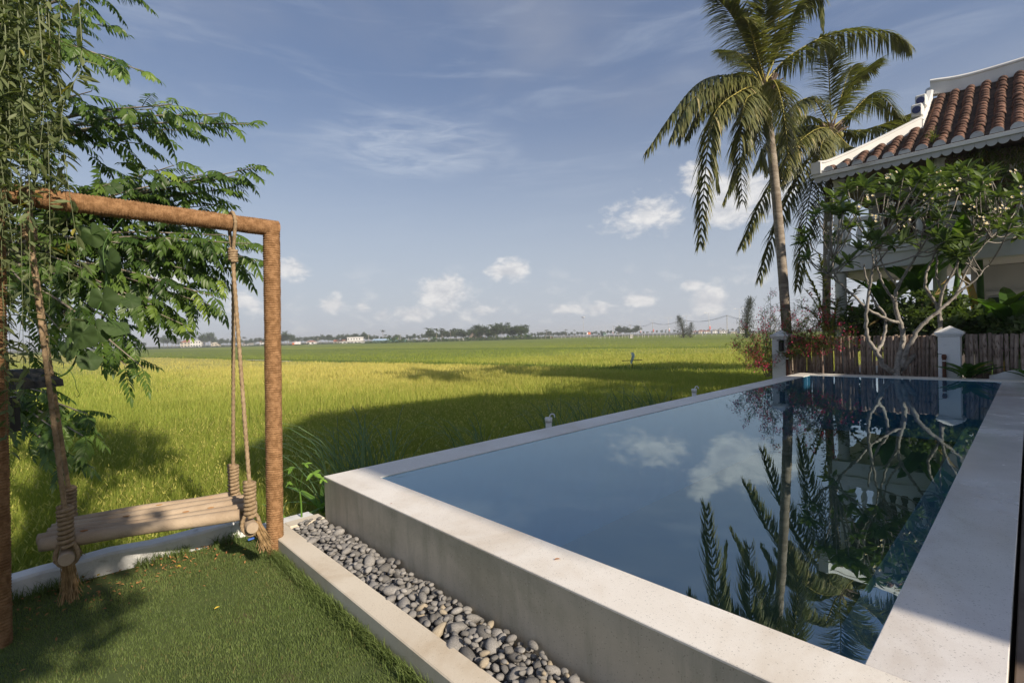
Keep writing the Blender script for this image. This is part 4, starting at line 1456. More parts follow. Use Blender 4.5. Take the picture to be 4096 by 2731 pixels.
LV = [(237, 688, 3.5, .115, (.1, .2, -1), (.1, -1, .35)), (188, 768, 3.42, .125, (-.5, .1, -1), (.2, -1, .25)), (225, 760, 3.48, .10, (.6, .2, -.9), (.3, -1, .2)),
      (268, 752, 3.5, .10, (1, .4, -.5), (.2, -.5, .9)), (250, 600, 3.6, .12, (.1, .3, -1), (-.2, -1, .4)), (205, 828, 3.42, .085, (.6, .2, -1), (.8, -.6, .4)),
      (155, 805, 3.35, .09, (-.3, .1, -1), (-.3, -1, .2)), (300, 690, 3.6, .08, (.9, .2, -.6), (.1, -.6, .8)), (210, 540, 3.7, .11, (.2, .4, -1), (0, -1, .5)), (262, 432, 3.9, .07, (.8, .1, -.5), (0, -.8, .6))]
for k, (u, v, Yd, rad, f, nrm) in enumerate(LV):
    c = D(u, v, Yd)
    f = norm(np.array(f, float)); nrm = norm(np.array(nrm, float))
    sd = norm(np.cross(nrm, f)); nn2 = np.cross(f, sd)
    V, f3, f4 = round_leaf(rad * .84, k)
    mb = MB(); mb.add(V @ np.array([f, sd, nn2]) + c, f3=f3, f4=f4, r=random.uniform(.2, .9))
    mb.build('leaf', M['squash'], sq, smooth=True)
    near_ = sp[np.argmin(np.linalg.norm(sp - c, axis=1))]
    tube(stem, spline([near_, (near_ + c) / 2 + [0, 0, .02], c - nn2 * .004], 8), .0035, 5, cap=False)
stem.build('stem', M['weed'], sq, smooth=True)

# papaya seedling and lilies beside the post
pb = G(693, 1196, .05)
pap = thing('papaya_seedling', pb * np.array([1, 1, 0]), 'young papaya plant with lobed bright green leaves behind the right post', 'plant')
mb = MB(); tube(mb, spline([pb - [0, 0, .3], pb + [0, 0, .12], pb + [-.01, 0, .27]], 10), np.linspace(.010, .006, 10), 6); mb.build('stem', M['lily'], pap, smooth=True)


def lobed(rad, seed):
    n_ = 84
    V = [(0, 0, 0)]
    for j in range(n_):
        th = -math.pi * .86 + j / (n_ - 1) * 2 * math.pi * .86
        lob = (1 - abs(math.sin(th * 7 / (2 * 1.72)))) ** .85
        r_ = .28 + .80 * lob * (1 - .22 * (th / 2.7) ** 2) + .05 * math.sin(th * 23 + seed)
        V.append((r_ * math.cos(th), r_ * math.sin(th), -.25 * r_ * r_ + .05 * math.sin(th * 5)))
    f3 = [(0, 1 + j, 2 + j) for j in range(n_ - 1)]
    return np.array(V) * rad, np.array(f3), None


for k, (u, v, Yd, rad, f) in enumerate(((668, 1075, 4.0, .075, (-1, -.2, -.1)), (720, 1086, 4.05, .085, (1, -.3, -.25)), (700, 1065, 4.15, .06, (.5, .5, .1)), (740, 1100, 4.1, .05, (1, .2, -.5)), (664, 1108, 4.0, .045, (-.5, -.6, -.6)))):
    c = D(u, v, Yd)
    V, f3, _ = lobed(rad, k)
    R_ = basis([f], (0, -.25, 1))[0]
    mb = MB(); mb.add(V @ R_ + c, f3=f3, r=.3 + .15 * k); mb.build('leaf', M['papaya'], pap)
    mb = MB(); tube(mb, [pb + [-.01, 0, .26], (pb + [-.01, 0, .26] + c) / 2 + [0, 0, .02], c], .003, 5); mb.build('leaf_stalk', M['lily'], pap)
STRAP = leaf_proto(.075, .02, .55, ((0, .6), (.15, .9), (.35, 1), (.6, .9), (.8, .65), (.93, .3)))


def strap_plant(base, label, group, n, L, seed, mat='lily', wid=1.0, up0=.9):
    t_ = thing('strap_leaf_plant', base, label, 'plant', group)
    rs = np.random.default_rng(seed)
    for k in range(n):
        an = rs.uniform(0, 6.28)
        f = np.array([[math.cos(an), math.sin(an), rs.uniform(up0 * .6, up0 * 1.8)]])
        mb = MB()
        scatter(mb, STRAP, [np.array(base)], basis(f), np.array([[1, wid, 1]]) * L * rs.uniform(.7, 1.1), rs.random())
        mb.build('leaf', M[mat], t_)
    return t_


strap_plant(G(742, 1165, .0) + [0, 0, -.05], 'strap leaved lily tucked against the pool corner', 'lilies by the trough', 11, .50, 3)
strap_plant(G(668, 1205, .0) + [0, 0, -.05], 'small strap leaved lily right beside the rope wrapped post', 'lilies by the trough', 9, .34, 5)

# tall grass weeds along the pool wall and the edging
weeds = [(790, 1088, .42, 'blue green grass tuft leaning over the near pool corner'), (835, 1075, .46, 'tall grass tuft just past the near pool corner'), (880, 1062, .36, 'short grass tuft along the near pool coping'),
         (600, 1160, .42, 'grass weeds behind the right end of the bench'), (660, 1130, .55, 'tall grass weeds behind the rope wrapped post'), (1270, 972, .36, 'grass tuft beside the middle drain pipe'), (1352, 955, .28, 'small grass tuft past the middle drain pipe'),
         (1435, 938, .32, 'grass tuft halfway along the far pool edge'), (1490, 925, .28, 'short grass tuft before the far drain pipe'), (1520, 920, .26, 'low grass tuft beside the far drain pipe'), (1105, 1010, .25, 'lone grass tuft along the middle of the pool wall'),
         (570, 1210, .35, 'grass weeds behind the edging near the right tassel'), (400, 1240, .32, 'grass weeds under the middle of the bench'), (250, 1275, .35, 'grass weeds behind the edging under the left bench end')]
for (u, v, hgt, lab) in weeds:
    g0 = G(u, v, .30)
    a, b = inv(g0)
    b = min(b, -.10) if a > 0 else min(b, -.66)
    base = PL(a, b if a > 0 else b, -.82)
    t_ = thing('grass_weed', base, lab, 'grass', 'weeds along the field edge')
    n_ = 46
    mb = MB()
    off = rng.normal(0, .09, (n_, 3)); off[:, 2] = 0
    aw = base + off
    ai, bi = inv(aw)
    lim = np.where(ai > -.2, -.03, -.60)
    push = np.maximum(0, bi - lim)
    aw = aw - push[:, None] * AX_B
    tot = (1.25 + hgt) / .62 if a > 0 else (.82 + hgt)
    blades(mb, aw, tot * rng.uniform(.65, 1.0, n_), rng.uniform(.012, .022, n_), np.abs(rng.normal(.34, .16, n_)), (math.atan2(-AX_B[1], -AX_B[0]) + rng.normal(0, .9, n_)), np.clip(rng.normal(.4, .2, n_), 0, 1), seg=8, droop=.42)
    mb.build('blade_tuft', M['bluegrass'], t_)

# bits lying on the lawn
for (u, v, mt, s, lab) in ((577, 1237, 'bluecap', .016, 'blue plastic scrap on the grass under the right tassel'),):
    p = G(u, v, .025)
    mb = MB(); bevel_box(mb, p, (.05, .03, .012), np.array([[.8, .6, .1], [-.6, .8, 0], [-.08, -.06, 1]]), .004)
    tag(mb.build('plastic_scrap', M[mt], origin=p), lab, 'litter')
lab_y = ['yellow fallen leaf on the lawn close to the edging wall', 'yellow fallen leaf on the lawn right of the left tassel', 'greenish yellow leaf on the grass below the bench middle', 'brown fallen leaf on the lawn under the bench', 'brown curled leaf on the bare soil by the edging', 'tan fallen leaf in the shaded grass at lower left', 'small yellow leaf in front of the right post']
for k, (u, v) in enumerate(((405, 1300), (225, 1322), (505, 1392), (420, 1278), (370, 1285), (60, 1535), (557, 1262))):
    p = G(u, v, .03)
    mb = MB()
    scatter(mb, leaf_proto(.28, .1, .15), [p], basis([[math.cos(k * 2.1), math.sin(k * 2.1), .15]]), [.034 if k < 5 else .026], .5)
    tag(mb.build('fallen_leaf', M['yellowleaf' if k in (0, 1, 2, 6) else 'dryleaf'], origin=p), lab_y[k], 'leaf')

mb = MB()
n_ = 420
a_ = -.6 - 2.2 * rng.random(n_) ** .8; b_ = -.40 + np.abs(rng.normal(0, .30, n_))
pl_ = lawn_pt(a_, b_) + [0, 0, .016]
scatter(mb, leaf_proto(.22, .1, .2, ((0, .2), (.5, 1.0))), pl_, basis(np.column_stack([rng.normal(0, 1, n_), rng.normal(0, 1, n_), rng.normal(0, .25, n_)])), rng.uniform(.012, .034, n_), rng.random(n_))
tag(mb.build('leaf_litter', M['dryleaf']), 'scattered dry brown leaf bits on the lawn along the edging wall', 'leaf litter', kind='stuff')
# ---------------------------------------------------------------- fence, pillars
FA = 13.2


def pillar(b, label, pipe_side):
    base = PL(FA, b, 0)
    t_ = thing('gate_pillar', base, label, 'pillar', 'white pillars of the stake fence')
    mb = MB(); pbox(mb, FA - .19, FA + .19, b - .19, b + .19, -.3, 1.36, .01); mb.build('shaft', M['pillar'], t_)
    mb = MB()
    pbox(mb, FA - .215, FA + .215, b - .215, b + .215, 1.362, 1.40, .006)
    pbox(mb, FA - .245, FA + .245, b - .245, b + .245, 1.402, 1.46, .008)
    c = PL(FA, b, 0); h = .235
    V = [PL(FA - h, b - h, 1.461), PL(FA + h, b - h, 1.461), PL(FA + h, b + h, 1.461), PL(FA - h, b + h, 1.461), PL(FA, b, 1.60)]
    mb.add(V, f3=[(0, 4, 1), (1, 4, 2), (2, 4, 3), (3, 4, 0)], f4=[(0, 1, 2, 3)])
    mb.build('cap', M['pillar'], t_)
    return t_


p1 = pillar(-.62, 'white pillar at the field end of the stake fence with a black lantern', 1)
p2 = pillar(2.90, 'white pillar between the frangipani and the banana plants', 0)
lan = thing('wall_lantern', PL(FA - .25, -.55, 1.05), 'small black lantern fixed on the pillar at the field end', 'lantern')
mb = MB(); pbox(mb, FA - .31, FA - .195, -.60, -.49, 1.02, 1.30, .01); mb.build('lantern_box', M['black'], lan)
mb = MB(); pbox(mb, FA - .33, FA - .195, -.64, -.45, 1.305, 1.33, .008); mb.build('lantern_roof', M['black'], lan)
mb = MB(); pbox(mb, FA - .315, FA - .312, -.58, -.51, 1.05, 1.24); mb.build('pane', M['window'], lan)
for (b, lab) in ((-.41, 'short rusty pipe beside the field end pillar'), (2.82, 'short rusty pipe in front of the pillar beside the frangipani')):
    t_ = thing('rusty_pipe', PL(FA - .24, b, .1), lab, 'pipe', 'rusty pipes by the pillars')
    p = PL(FA - .24, b, 0)
    mb = MB(); tube(mb, [p + [0, 0, .05], p + [0, 0, .86]], .036, 12); mb.build('pipe', M['rust'], t_, smooth=True)
    mb = MB(); tube(mb, [p + [0, 0, .80], p + [0, 0, .83]], .041, 12); mb.build('ring', M['pvc'], t_, smooth=True)
    mb = MB(); lathe(mb, [(.036, .862), (.046, .88), (.046, .93), (.03, .96)], p, 12); mb.build('valve', M['rust'], t_, smooth=True)
    mb = MB(); tube(mb, spline([p + [0, 0, .93], p - AX_B * .06 + [0, 0, .97], p - AX_B * .12 + [0, 0, .965]], 8), .006, 5); mb.build('lever', M['black'], t_)

fence = thing('stake_fence', PL(FA, 1.1, 0), 'fence of upright bark covered stakes along the end of the pool', 'fence')
stakes = []
for k in range(8):
    mb = MB()
    n_ = 9
    z = np.linspace(0, 1.32, n_)
    pts = np.column_stack([.012 * np.sin(z * 3 + k), .012 * np.cos(z * 2.3 + k * 2), z])
    tube(mb, pts, .037 * (1 + .07 * np.sin(z * 7 + k)), 9, r=random.random())
    me = mb.mesh('stake', smooth=True)
    me.materials.append(M['stick'])
    stakes.append(me)
b = -.38
while b < 5.3:
    if not (2.67 < b < 3.13):
        o = bpy.data.objects.new('stake', random.choice(stakes)); col.objects.link(o); o.parent = fence
        o.location = PL(FA + random.uniform(-.02, .02), b, .08) - np.array(ORIGIN[fence.name])
        s = random.uniform(.85, 1.12)
        o.scale = (s, s, random.uniform(.985, 1.02)); o.rotation_euler = (random.gauss(0, .012), random.gauss(0, .012), random.uniform(0, 6.28))
    b += random.uniform(.064, .076)
for z in (.45, 1.05):
    for (b0, b1) in ((-.40, 2.68), (3.12, 5.3)):
        mb = MB(); tube(mb, [PL(FA + .075, b0, z), PL(FA + .075, b1, z)], .025, 7); mb.build('rail', M['stick'], fence, smooth=True)

# white curved wall at the right edge
mb = MB()
bb = np.linspace(3.55, 5.6, 22)
zz = .62 + .38 * ((bb - 3.55) / 2.05) ** 1.6 - .10 * np.exp(-((bb - 3.55) / .2) ** 2)
V = []
for b, z in zip(bb, zz):
    V += [PL(12.84, b, .05), PL(12.84, b, z), PL(12.98, b, z), PL(12.98, b, .05)]
q = [(i * 4 + j, (i + 1) * 4 + j, (i + 1) * 4 + j + 1, i * 4 + j + 1) for i in range(21) for j in range(3)] + [(0, 1, 2, 3)]
mb.add(V, f4=q)
tag(mb.build('curved_wall', M['pillar'], smooth=False), 'white swept low wall rising to the right in front of the stakes', 'wall')

# broad leaved plant in front of it
BL = leaf_proto(.17, .05, .30, ((0, .1), (.2, .7), (.45, 1), (.7, .85), (.9, .4)))
bp = PL(12.74, 3.25, .12)
t_ = thing('broad_leaf_plant', bp, 'low plant with long broad green leaves beside the swept white wall', 'plant')
for k in range(17):
    an = k * 2.4; L = random.uniform(.42, .62)
    mb = MB(); scatter(mb, BL, [bp + [random.gauss(0, .05), random.gauss(0, .05), .30 + .16 * random.random()]], basis([[math.cos(an), math.sin(an), random.uniform(.2, 1.3)]]), [L], random.random())
    mb.build('leaf', M['banana'], t_)
mb = MB(); tube(mb, [bp - [0, 0, .1], bp + [0, 0, .46]], .02, 6); mb.build('stem', M['weed'], t_)
bp = PL(12.72, 4.15, .12)
t_ = thing('broad_leaf_plant', bp, 'sparse broad leaved plant at the right edge before the swept wall', 'plant')
for k in range(9):
    an = k * 2.4
    mb = MB(); scatter(mb, BL, [bp + [0, 0, .28 + .1 * random.random()]], basis([[math.cos(an), math.sin(an), random.uniform(.3, 1.3)]]), [random.uniform(.38, .5)], random.random())
    mb.build('leaf', M['banana'], t_)
mb = MB(); tube(mb, [bp - [0, 0, .1], bp + [0, 0, .38]], .015, 6); mb.build('stem', M['weed'], t_)

# ---------------------------------------------------------------- frangipani
ZP = lambda zx, zy: ((2850 + zx / 1.8876) / 1.74149, (900 + zy / 1.8876) / 1.74149)
FY = 11.5


def zp(zx, zy, dy=0.0):
    return D(*ZP(zx, zy), FY + dy)


fb = zp(1390, 1125)
fb[2] = .1
fr = thing('frangipani_tree', fb, 'frangipani tree with grey forked branches and white flowers over the pool end', 'tree')
LIMBS = [([(1360, 1110, 0), (1290, 1060, -.05), (1240, 965, -.15), (1170, 840, -.2), (1160, 690, -.25), (1185, 480, -.3), (1210, 320, -.35)], .075, .03),
         ([(1245, 950, -.12), (1290, 870, .05), (1305, 700, .1), (1215, 560, .15), (1170, 440, .2), (1140, 300, .25)], .05, .022),
         ([(1385, 1110, 0), (1420, 960, .05), (1440, 830, .1), (1400, 680, .1), (1378, 570, .12), (1400, 470, .15), (1480, 330, .2), (1560, 200, .3)], .085, .03),
         ([(1425, 740, .1), (1330, 715, 0), (1180, 640, -.2), (1060, 530, -.3), (960, 440, -.35), (870, 365, -.4)], .05, .018),
         ([(1378, 575, .12), (1290, 450, .0), (1240, 300, -.1), (1230, 180, -.15)], .04, .018),
         ([(1420, 1080, 0), (1470, 940, -.1), (1560, 780, -.2), (1690, 660, -.3), (1800, 570, -.35), (1880, 490, -.4), (1980, 420, -.5), (2080, 300, -.55)], .075, .016),
         ([(1430, 1090, 0), (1500, 1010, .1), (1620, 880, .15), (1720, 760, .2), (1690, 600, .2), (1605, 460, .25), (1640, 300, .3), (1720, 150, .35)], .08, .025),
         ([(1715, 740, .2), (1715, 600, .15), (1745, 480, .1), (1830, 330, .0), (1900, 200, -.1), (2050, 60, -.2)], .05, .018),
         ([(1740, 520, .1), (1690, 390, .25), (1700, 250, .35), (1690, 100, .4)], .035, .016),
         ([(1400, 470, .15), (1300, 330, .4), (1260, 200, .5)], .035, .016),
         ([(1040, 520, -.3), (930, 390, -.1), (900, 260, 0)], .03, .014),
         ([(1830, 560, -.35), (1900, 380, -.2), (1990, 220, -.3), (2180, 20, -.4)], .035, .014)]
tr_ = MB()
nodes = []
for pts, r0, r1 in LIMBS:
    c = spline([zp(*p) for p in pts], len(pts) * 6)
    c = c + rng.normal(0, .008, c.shape)
    rad = np.linspace(r0, r1, len(c)) * .78 * (1 + .06 * np.sin(np.arange(len(c)) * 1.3))
    tube(tr_, c, rad, 9, cap=True)
    nodes += [(c[i], rad[i]) for i in range(len(c) // 2, len(c))]
tube(tr_, [fb - [0, 0, .25], fb + [0, 0, .12], zp(1385, 1090)], [.13, .10, .075], 10)
npos = np.array([p for p, _ in nodes]); nrad = np.array([r for _, r in nodes])
CAN = [(1838, 590), (1850, 520), (1900, 460), (1960, 425), (2020, 405), (2090, 395), (2160, 400), (2230, 385), (2300, 400), (2352, 420), (2352, 560), (2290, 560), (2210, 600), (2130, 570), (2060, 560), (1980, 600), (1900, 640)]
tips = []
while len(tips) < 145:
    u, v = random.uniform(1835, 2370), random.uniform(385, 640)
    if inside(u, v, CAN) and (v < 520 or random.random() < .75):
        tips.append(D(u, v, random.uniform(9.9, 12.3)))
lv = MB(); fl_ = MB()
FL = leaf_proto(.145, .035, .22, ((0, .12), (.25, .75), (.55, 1), (.8, .7)))
lp, lf, lsz, lr = [], [], [], []
for tpt in tips:
    d2 = np.linalg.norm((npos - tpt) * np.array([1, 1, 1.0]), axis=1) + (npos[:, 2] > tpt[2] - .05) * .8
    k = int(np.argmin(d2))
    s0 = npos[k]
    mid = (s0 + tpt) / 2 + np.array([random.gauss(0, .06), random.gauss(0, .06), -.08])
    c = spline([s0, mid, tpt], 9)
    tube(tr_, c, np.linspace(min(.022, nrad[k]), .011, 9), 6, cap=True)
    nd = norm(c[-1] - c[-3]); nd = norm(nd + [0, 0, .6])
    n_ = random.randint(11, 17)
    for q in range(n_):
        an = q * 2.4 + random.random()
        tilt = .15 + .9 * q / n_
        s1 = norm(np.cross(nd, [1, .3, .2])); s2 = np.cross(nd, s1)
        f = norm(nd * math.cos(tilt + .25) + (s1 * math.cos(an) + s2 * math.sin(an)) * math.sin(tilt + .35) + [0, 0, -.15])
        lp.append(tpt + nd * .02 * (n_ - q) / n_); lf.append(f); lsz.append(random.uniform(.22, .36)); lr.append(min(1, max(0, random.gauss(.42, .22))))
scatter(lv, FL, np.array(lp), basis(np.array(lf), norm(np.array([0, 0, 1.0]) + rng.normal(0, .2, (len(lp), 3)))), np.array(lsz), np.array(lr))
tr_.build('trunk', M['frangibark'], fr, smooth=True)
lv.build('crown', M['frangi'], fr)
flowers_mb = MB()
PET = leaf_proto(.30, .06, -.12, ((0, .15), (.4, .8), (.75, 1.0)))
for k, (u, v) in enumerate([(1905, 540), (1850, 600), (2030, 412), (2045, 405), (2150, 398), (2165, 428), (2050, 470), (1965, 475), (2075, 520), (2250, 500), (2255, 515), (2190, 440), (2290, 470), (2310, 480), (2320, 395), (1925, 520), (2130, 460), (2010, 500), (2205, 415), (2225, 470), (1880, 480), (1990, 448), (2270, 420), (2335, 445)]):
    c = D(u, v, random.uniform(9.7, 10.6))
    mb = flowers_mb
    for q in range(random.randint(3, 5)):
        cc = c + rng.normal(0, .055, 3)
        fd = norm(np.array([random.gauss(0, .5), -1, random.gauss(.5, .4)]))
        s1 = norm(np.cross(fd, [0, 0, 1])); s2 = np.cross(fd, s1)
        f = np.array([s1 * math.cos(j * 1.2566) + s2 * math.sin(j * 1.2566) + fd * .35 for j in range(5)])
        scatter(mb, PET, np.repeat(cc[None], 5, 0), basis(f, fd), np.full(5, .036), rng.uniform(.1, .8, 5))
        scatter(mb, PET, np.repeat(cc[None] + fd * .004, 5, 0), basis(f, fd), np.full(5, .016), np.full(5, .99))
fo_ = flowers_mb.build('flowers', M['whiteflower'], fr); fo_['kind'] = 'stuff'

# ---------------------------------------------------------------- red flowering bush
rb = PL(13.75, -1.15, -.1)
bush = thing('red_flower_bush', rb, 'airy bush with fine leaves and red flowers spilling over the field end pillar', 'bush')
LFT = leaf_proto(.22, .02, .05, ((0, .3), (.5, 1.0)))
items = []
for k in range(7):
    for s in (-1, 1):
        items.append((LFT, np.array([.12 + k * .125, 0, -.02 * k * k * .2]), basis([[.35, s, -.1]])[0], .17))
FERN = merge_protos(items)
twig, fol = MB(), MB()
SPR = [(1690, 775, 12.6), (1668, 790, 12.4), (1720, 800, 12.3), (1745, 740, 13), (1755, 700, 13.0), (1770, 660, 13.2), (1700, 830, 12.5), (1740, 850, 12.4), (1760, 800, 12.6), (1775, 720, 12.8), (1850, 680, 13), (1830, 720, 12.8), (1860, 760, 12.6), (1890, 690, 12.8), (1920, 670, 12.8), (1900, 730, 12.5),
       (1950, 700, 12.5), (1940, 750, 12.3), (1980, 740, 12.2), (1880, 790, 12.4), (1960, 780, 12.1), (1810, 690, 12.9), (1730, 770, 12.7), (1700, 740, 12.8), (1920, 800, 12.2), (1840, 800, 12.5), (1765, 850, 12.6), (1780, 780, 12.6), (1755, 830, 12.4), (1870, 720, 12.4), (1985, 770, 11.9), (1930, 720, 12.6), (1735, 815, 12.5), (1720, 845, 12.7), (1905, 760, 12.2)]
flp = []
for (u, v, Yd) in SPR:
    if 1758 < u < 1835: Yd = 14.0
    elif u >= 1835: Yd -= .15
    tip = D(u, v, Yd)
    st = rb + np.array([random.gauss(0, .1), random.gauss(0, .1), .3 + .5 * random.random()])
    md = (st + tip) / 2 + np.array([0, 0, .18])
    c = spline([st, md, tip], 22)
    tube(twig, c, np.linspace(.012, .003, 22), 4, cap=False)
    for q in range(95 if u < 1835 else 170):
        t = .30 + .65 * random.random()
        p = c[int(t * 21)] + rng.normal(0, .085, 3)
        f = norm(rng.normal(0, 1, 3) + [0, 0, .1])
        scatter(fol, FERN, [p], basis([f]), [random.uniform(.11, .18)], random.random() * .9)
    for q in range(8):
        flp.append(c[int((.55 + .45 * random.random()) * 21)] + rng.normal(0, .12, 3))
twig.build('twigs', M['bark'], bush)
fol.build('foliage', M['fern'], bush)
PT2 = leaf_proto(.34, .05, .1, ((0, .2), (.5, 1.0)))
flm = MB()
for c in flp:
    n_ = random.randint(9, 16)
    scatter(flm, PT2, c + rng.normal(0, .042, (n_, 3)), basis(rng.normal(0, 1, (n_, 3))), rng.uniform(.03, .052, n_), np.clip(rng.normal(.4, .25, n_), 0, .96))
flm.build('flowers', M['redflower'], bush)

# ---------------------------------------------------------------- coconut palms
def frond(parent, ctrl, wid=.62, n_side=100, droop=.9, dry=0.0, name='frond', up=(0, 0, 1)):
    c = spline(ctrl, 40)
    L = np.concatenate([[0], np.cumsum(np.linalg.norm(np.diff(c, axis=0), axis=1))]); L = L / L[-1]
    t_, N, B_ = frames(c)
    mb = MB()
    tube(mb, c, np.linspace(.026, .006, 40), 5, cap=False)
    rc = mb.build('rachis' if name == 'rachis' else name, M['rachis'], parent, smooth=True)
    mb = MB()
    VV, FF, RR = [], [], []
    k0 = 0
    upv = np.asarray(up, float)
    for s in (-1, 1):
        for k in range(n_side):
            tt = .14 + .86 * (k + random.random() * .5) / n_side
            i = min(38, int(tt * 39))
            p = c[i]
            tg = t_[i]
            side = norm(np.cross(tg, upv)) * s
            if np.linalg.norm(np.cross(tg, upv)) < .15:
                side = N[i] * s
            ln = wid * (math.sin(math.pi * min(.97, .12 + .80 * tt)) ** .7) * random.uniform(.72, 1.12)
            f0 = norm(side * .9 + tg * (.45 + .5 * tt) + np.array([0, 0, .10]) + np.array([random.gauss(0, .13), random.gauss(0, .13), random.gauss(0, .13)]))
            dr = droop * random.uniform(.75, 1.25)
            w0 = random.uniform(.036, .056)
            prev = p
            d = f0.copy()
            nn2 = norm(np.cross(f0, tg))
            wv = norm(np.cross(f0, [0, 0, 1]) + tg * .2) * w0 * .5
            seg = 4
            for q in range(seg + 1):
                u_ = q / seg
                ww = wv * (1.0 if q < 2 else (.85 if q == 2 else (.5 if q == 3 else .05)))
                VV += [prev - ww, prev + ww]
                d = norm(d + np.array([0, 0, -dr * .42]))
                prev = prev + d * ln / seg
            for q in range(seg):
                FF.append((k0 + 2 * q, k0 + 2 * q + 1, k0 + 2 * q + 3, k0 + 2 * q + 2))
            rr0 = min(.999, max(0, random.gauss(.40 + dry, .22)))
            RR += [rr0] * (2 * seg + 2)
            k0 += 2 * seg + 2
    mb.add(VV, f4=FF, r=np.array(RR))
    mb.build('leaflets', M['palm'], rc)
    return rc


def palm(name, base, crown_px, Yc, fronds, label, trunk_r, bend):
    base = np.asarray(base, float)
    cr = D(*crown_px, Yc)
    t_ = thing(name, base, label, 'palm', 'coconut palms beside the villa')
    mid1 = base + (cr - base) * .35 + bend
    mid2 = base + (cr - base) * .7 + np.asarray(bend) * .8
    ts = spline([base - [0, 0, .2], base + [0, 0, .1], mid1, mid2, cr - [0, 0, .25]], 90)
    z = np.linspace(0, 1, 90)
    rad = np.interp(z, [0, .04, .15, .8, 1], [trunk_r * 1.35, trunk_r * 1.2, trunk_r * 1.02, trunk_r * .86, trunk_r * .80])
    rad = rad * (1 + .018 * (np.arange(90) % 3 - 1) + .01 * rng.normal(0, 1, 90))
    mb = MB(); tube(mb, ts, rad, 14); mb.build('trunk', M['palmbark'], t_, smooth=True)
    # fibrous heart with leaf bases
    mb = MB()
    for k in range(26):
        an = k * 2.4; up_ = random.uniform(.2, 1.4)
        f = norm(np.array([math.cos(an), math.sin(an), up_]))
        p0 = cr - [0, 0, .30] + f * .05
        tube(mb, spline([p0, p0 + f * .25 + [0, 0, .05], p0 + f * .5 + [0, 0, .05]], 6), [.05, .045, .04, .035, .03, .02], 5)
    mb.build('leaf_bases', M['stick'], t_)
    for q in range(7):
        an = q * .9 + .3
        p = cr + np.array([math.cos(an) * .25, math.sin(an) * .25 - .05, -.32 - .12 * (q % 3)])
        mb = MB(); mb.add(iv3 * np.array([.095, .095, .12]) + p, f3=if3); mb.build('coconut', M['coconut'], t_, smooth=True)
    for q in range(5):
        an = (1.9, 2.6, 3.3, 1.2, 4.0)[q]; ee = (.9, .3, -.3, .6, -.6)[q]
        hv = np.array([math.cos(an), math.sin(an), 0])
        e0_ = cr + hv * .9 + [0, 0, .9 * ee]
        frond(t_, [cr, e0_, e0_ + hv * 1.0 + [0, 0, .3 * ee - .35], e0_ + hv * 1.55 + [0, 0, -1.3]], .80, 100, .95, .08)
    for fr_ in fronds:
        px, wid, dr, dry = fr_
        pts = [cr + rng.normal(0, .04, 3)]
        for (u, v, dy) in px:
            pts.append(D(u, v, Yc + dy))
        frond(t_, pts, wid * 1.25, 150, dr * 1.1, dry)
    return t_


P1Y = 14.2
pb1 = np.array([(1812 - 1176) / F_PX * P1Y, P1Y, 0.0])
F1 = [
    ([(1700, 176, -.3), (1600, 195, -.6), (1480, 355, -.8)], .75, 1.0, .05),
    ([(1700, 210, -.9), (1638, 270, -1.4), (1618, 420, -1.6), (1608, 570, -1.6)], .70, .9, .22),
    ([(1725, 235, -1.2), (1700, 320, -1.5), (1705, 470, -1.5)], .72, .9, .22),
    ([(1780, 190, -1.0), (1800, 260, -1.6), (1815, 400, -1.7)], .68, .9, .22),
    ([(1820, 125, .2), (1930, 72, .3), (2040, 75, .4), (2096, 108, .3)], .75, 1.2, .05),
    ([(1712, 100, -.2), (1680, 35, -.4), (1640, -10, -.6)], .68, .5, 0),
    ([(1752, 90, -.5), (1756, 20, -.9), (1762, -60, -1.2)], .66, .35, .05),
    ([(1800, 90, .2), (1835, 10, .2), (1878, -10, .1), (1890, 60, 0)], .66, .9, 0),
    ([(1780, 80, .7), (1810, -20, 1.2), (1840, -90, 1.6)], .68, .5, 0),
    ([(1720, 150, .8), (1690, 120, 1.4), (1650, 115, 2.0)], .66, .7, 0),
    ([(1690, 225, .3), (1640, 300, .7), (1650, 440, .8)], .62, .9, -.05),
    ([(1735, 215, .8), (1715, 330, 1.4), (1660, 470, 1.5)], .62, .9, -.05),
    ([(1800, 215, .7), (1830, 330, 1.3), (1830, 430, 1.4)], .62, .9, -.05),
    ([(1735, 110, -.9), (1720, 60, -1.6), (1700, 40, -2.2)], .62, .5, .1),
    ([(1775, 200, -.6), (1745, 300, -1.0), (1760, 390, -1.1)], .62, .9, .2),
    ([(1660, 190, -.5), (1590, 230, -.9), (1540, 320, -1.1)], .66, 1.0, .1),
]
palm('coconut_palm', pb1, (1757, 195), P1Y, F1, 'taller coconut palm rising straight behind the field end pillar', .138, [.06, 0, 0])
P2Y = 17.2
pb2 = np.array([(1897 - 1176) / F_PX * P2Y, P2Y, 0.0])
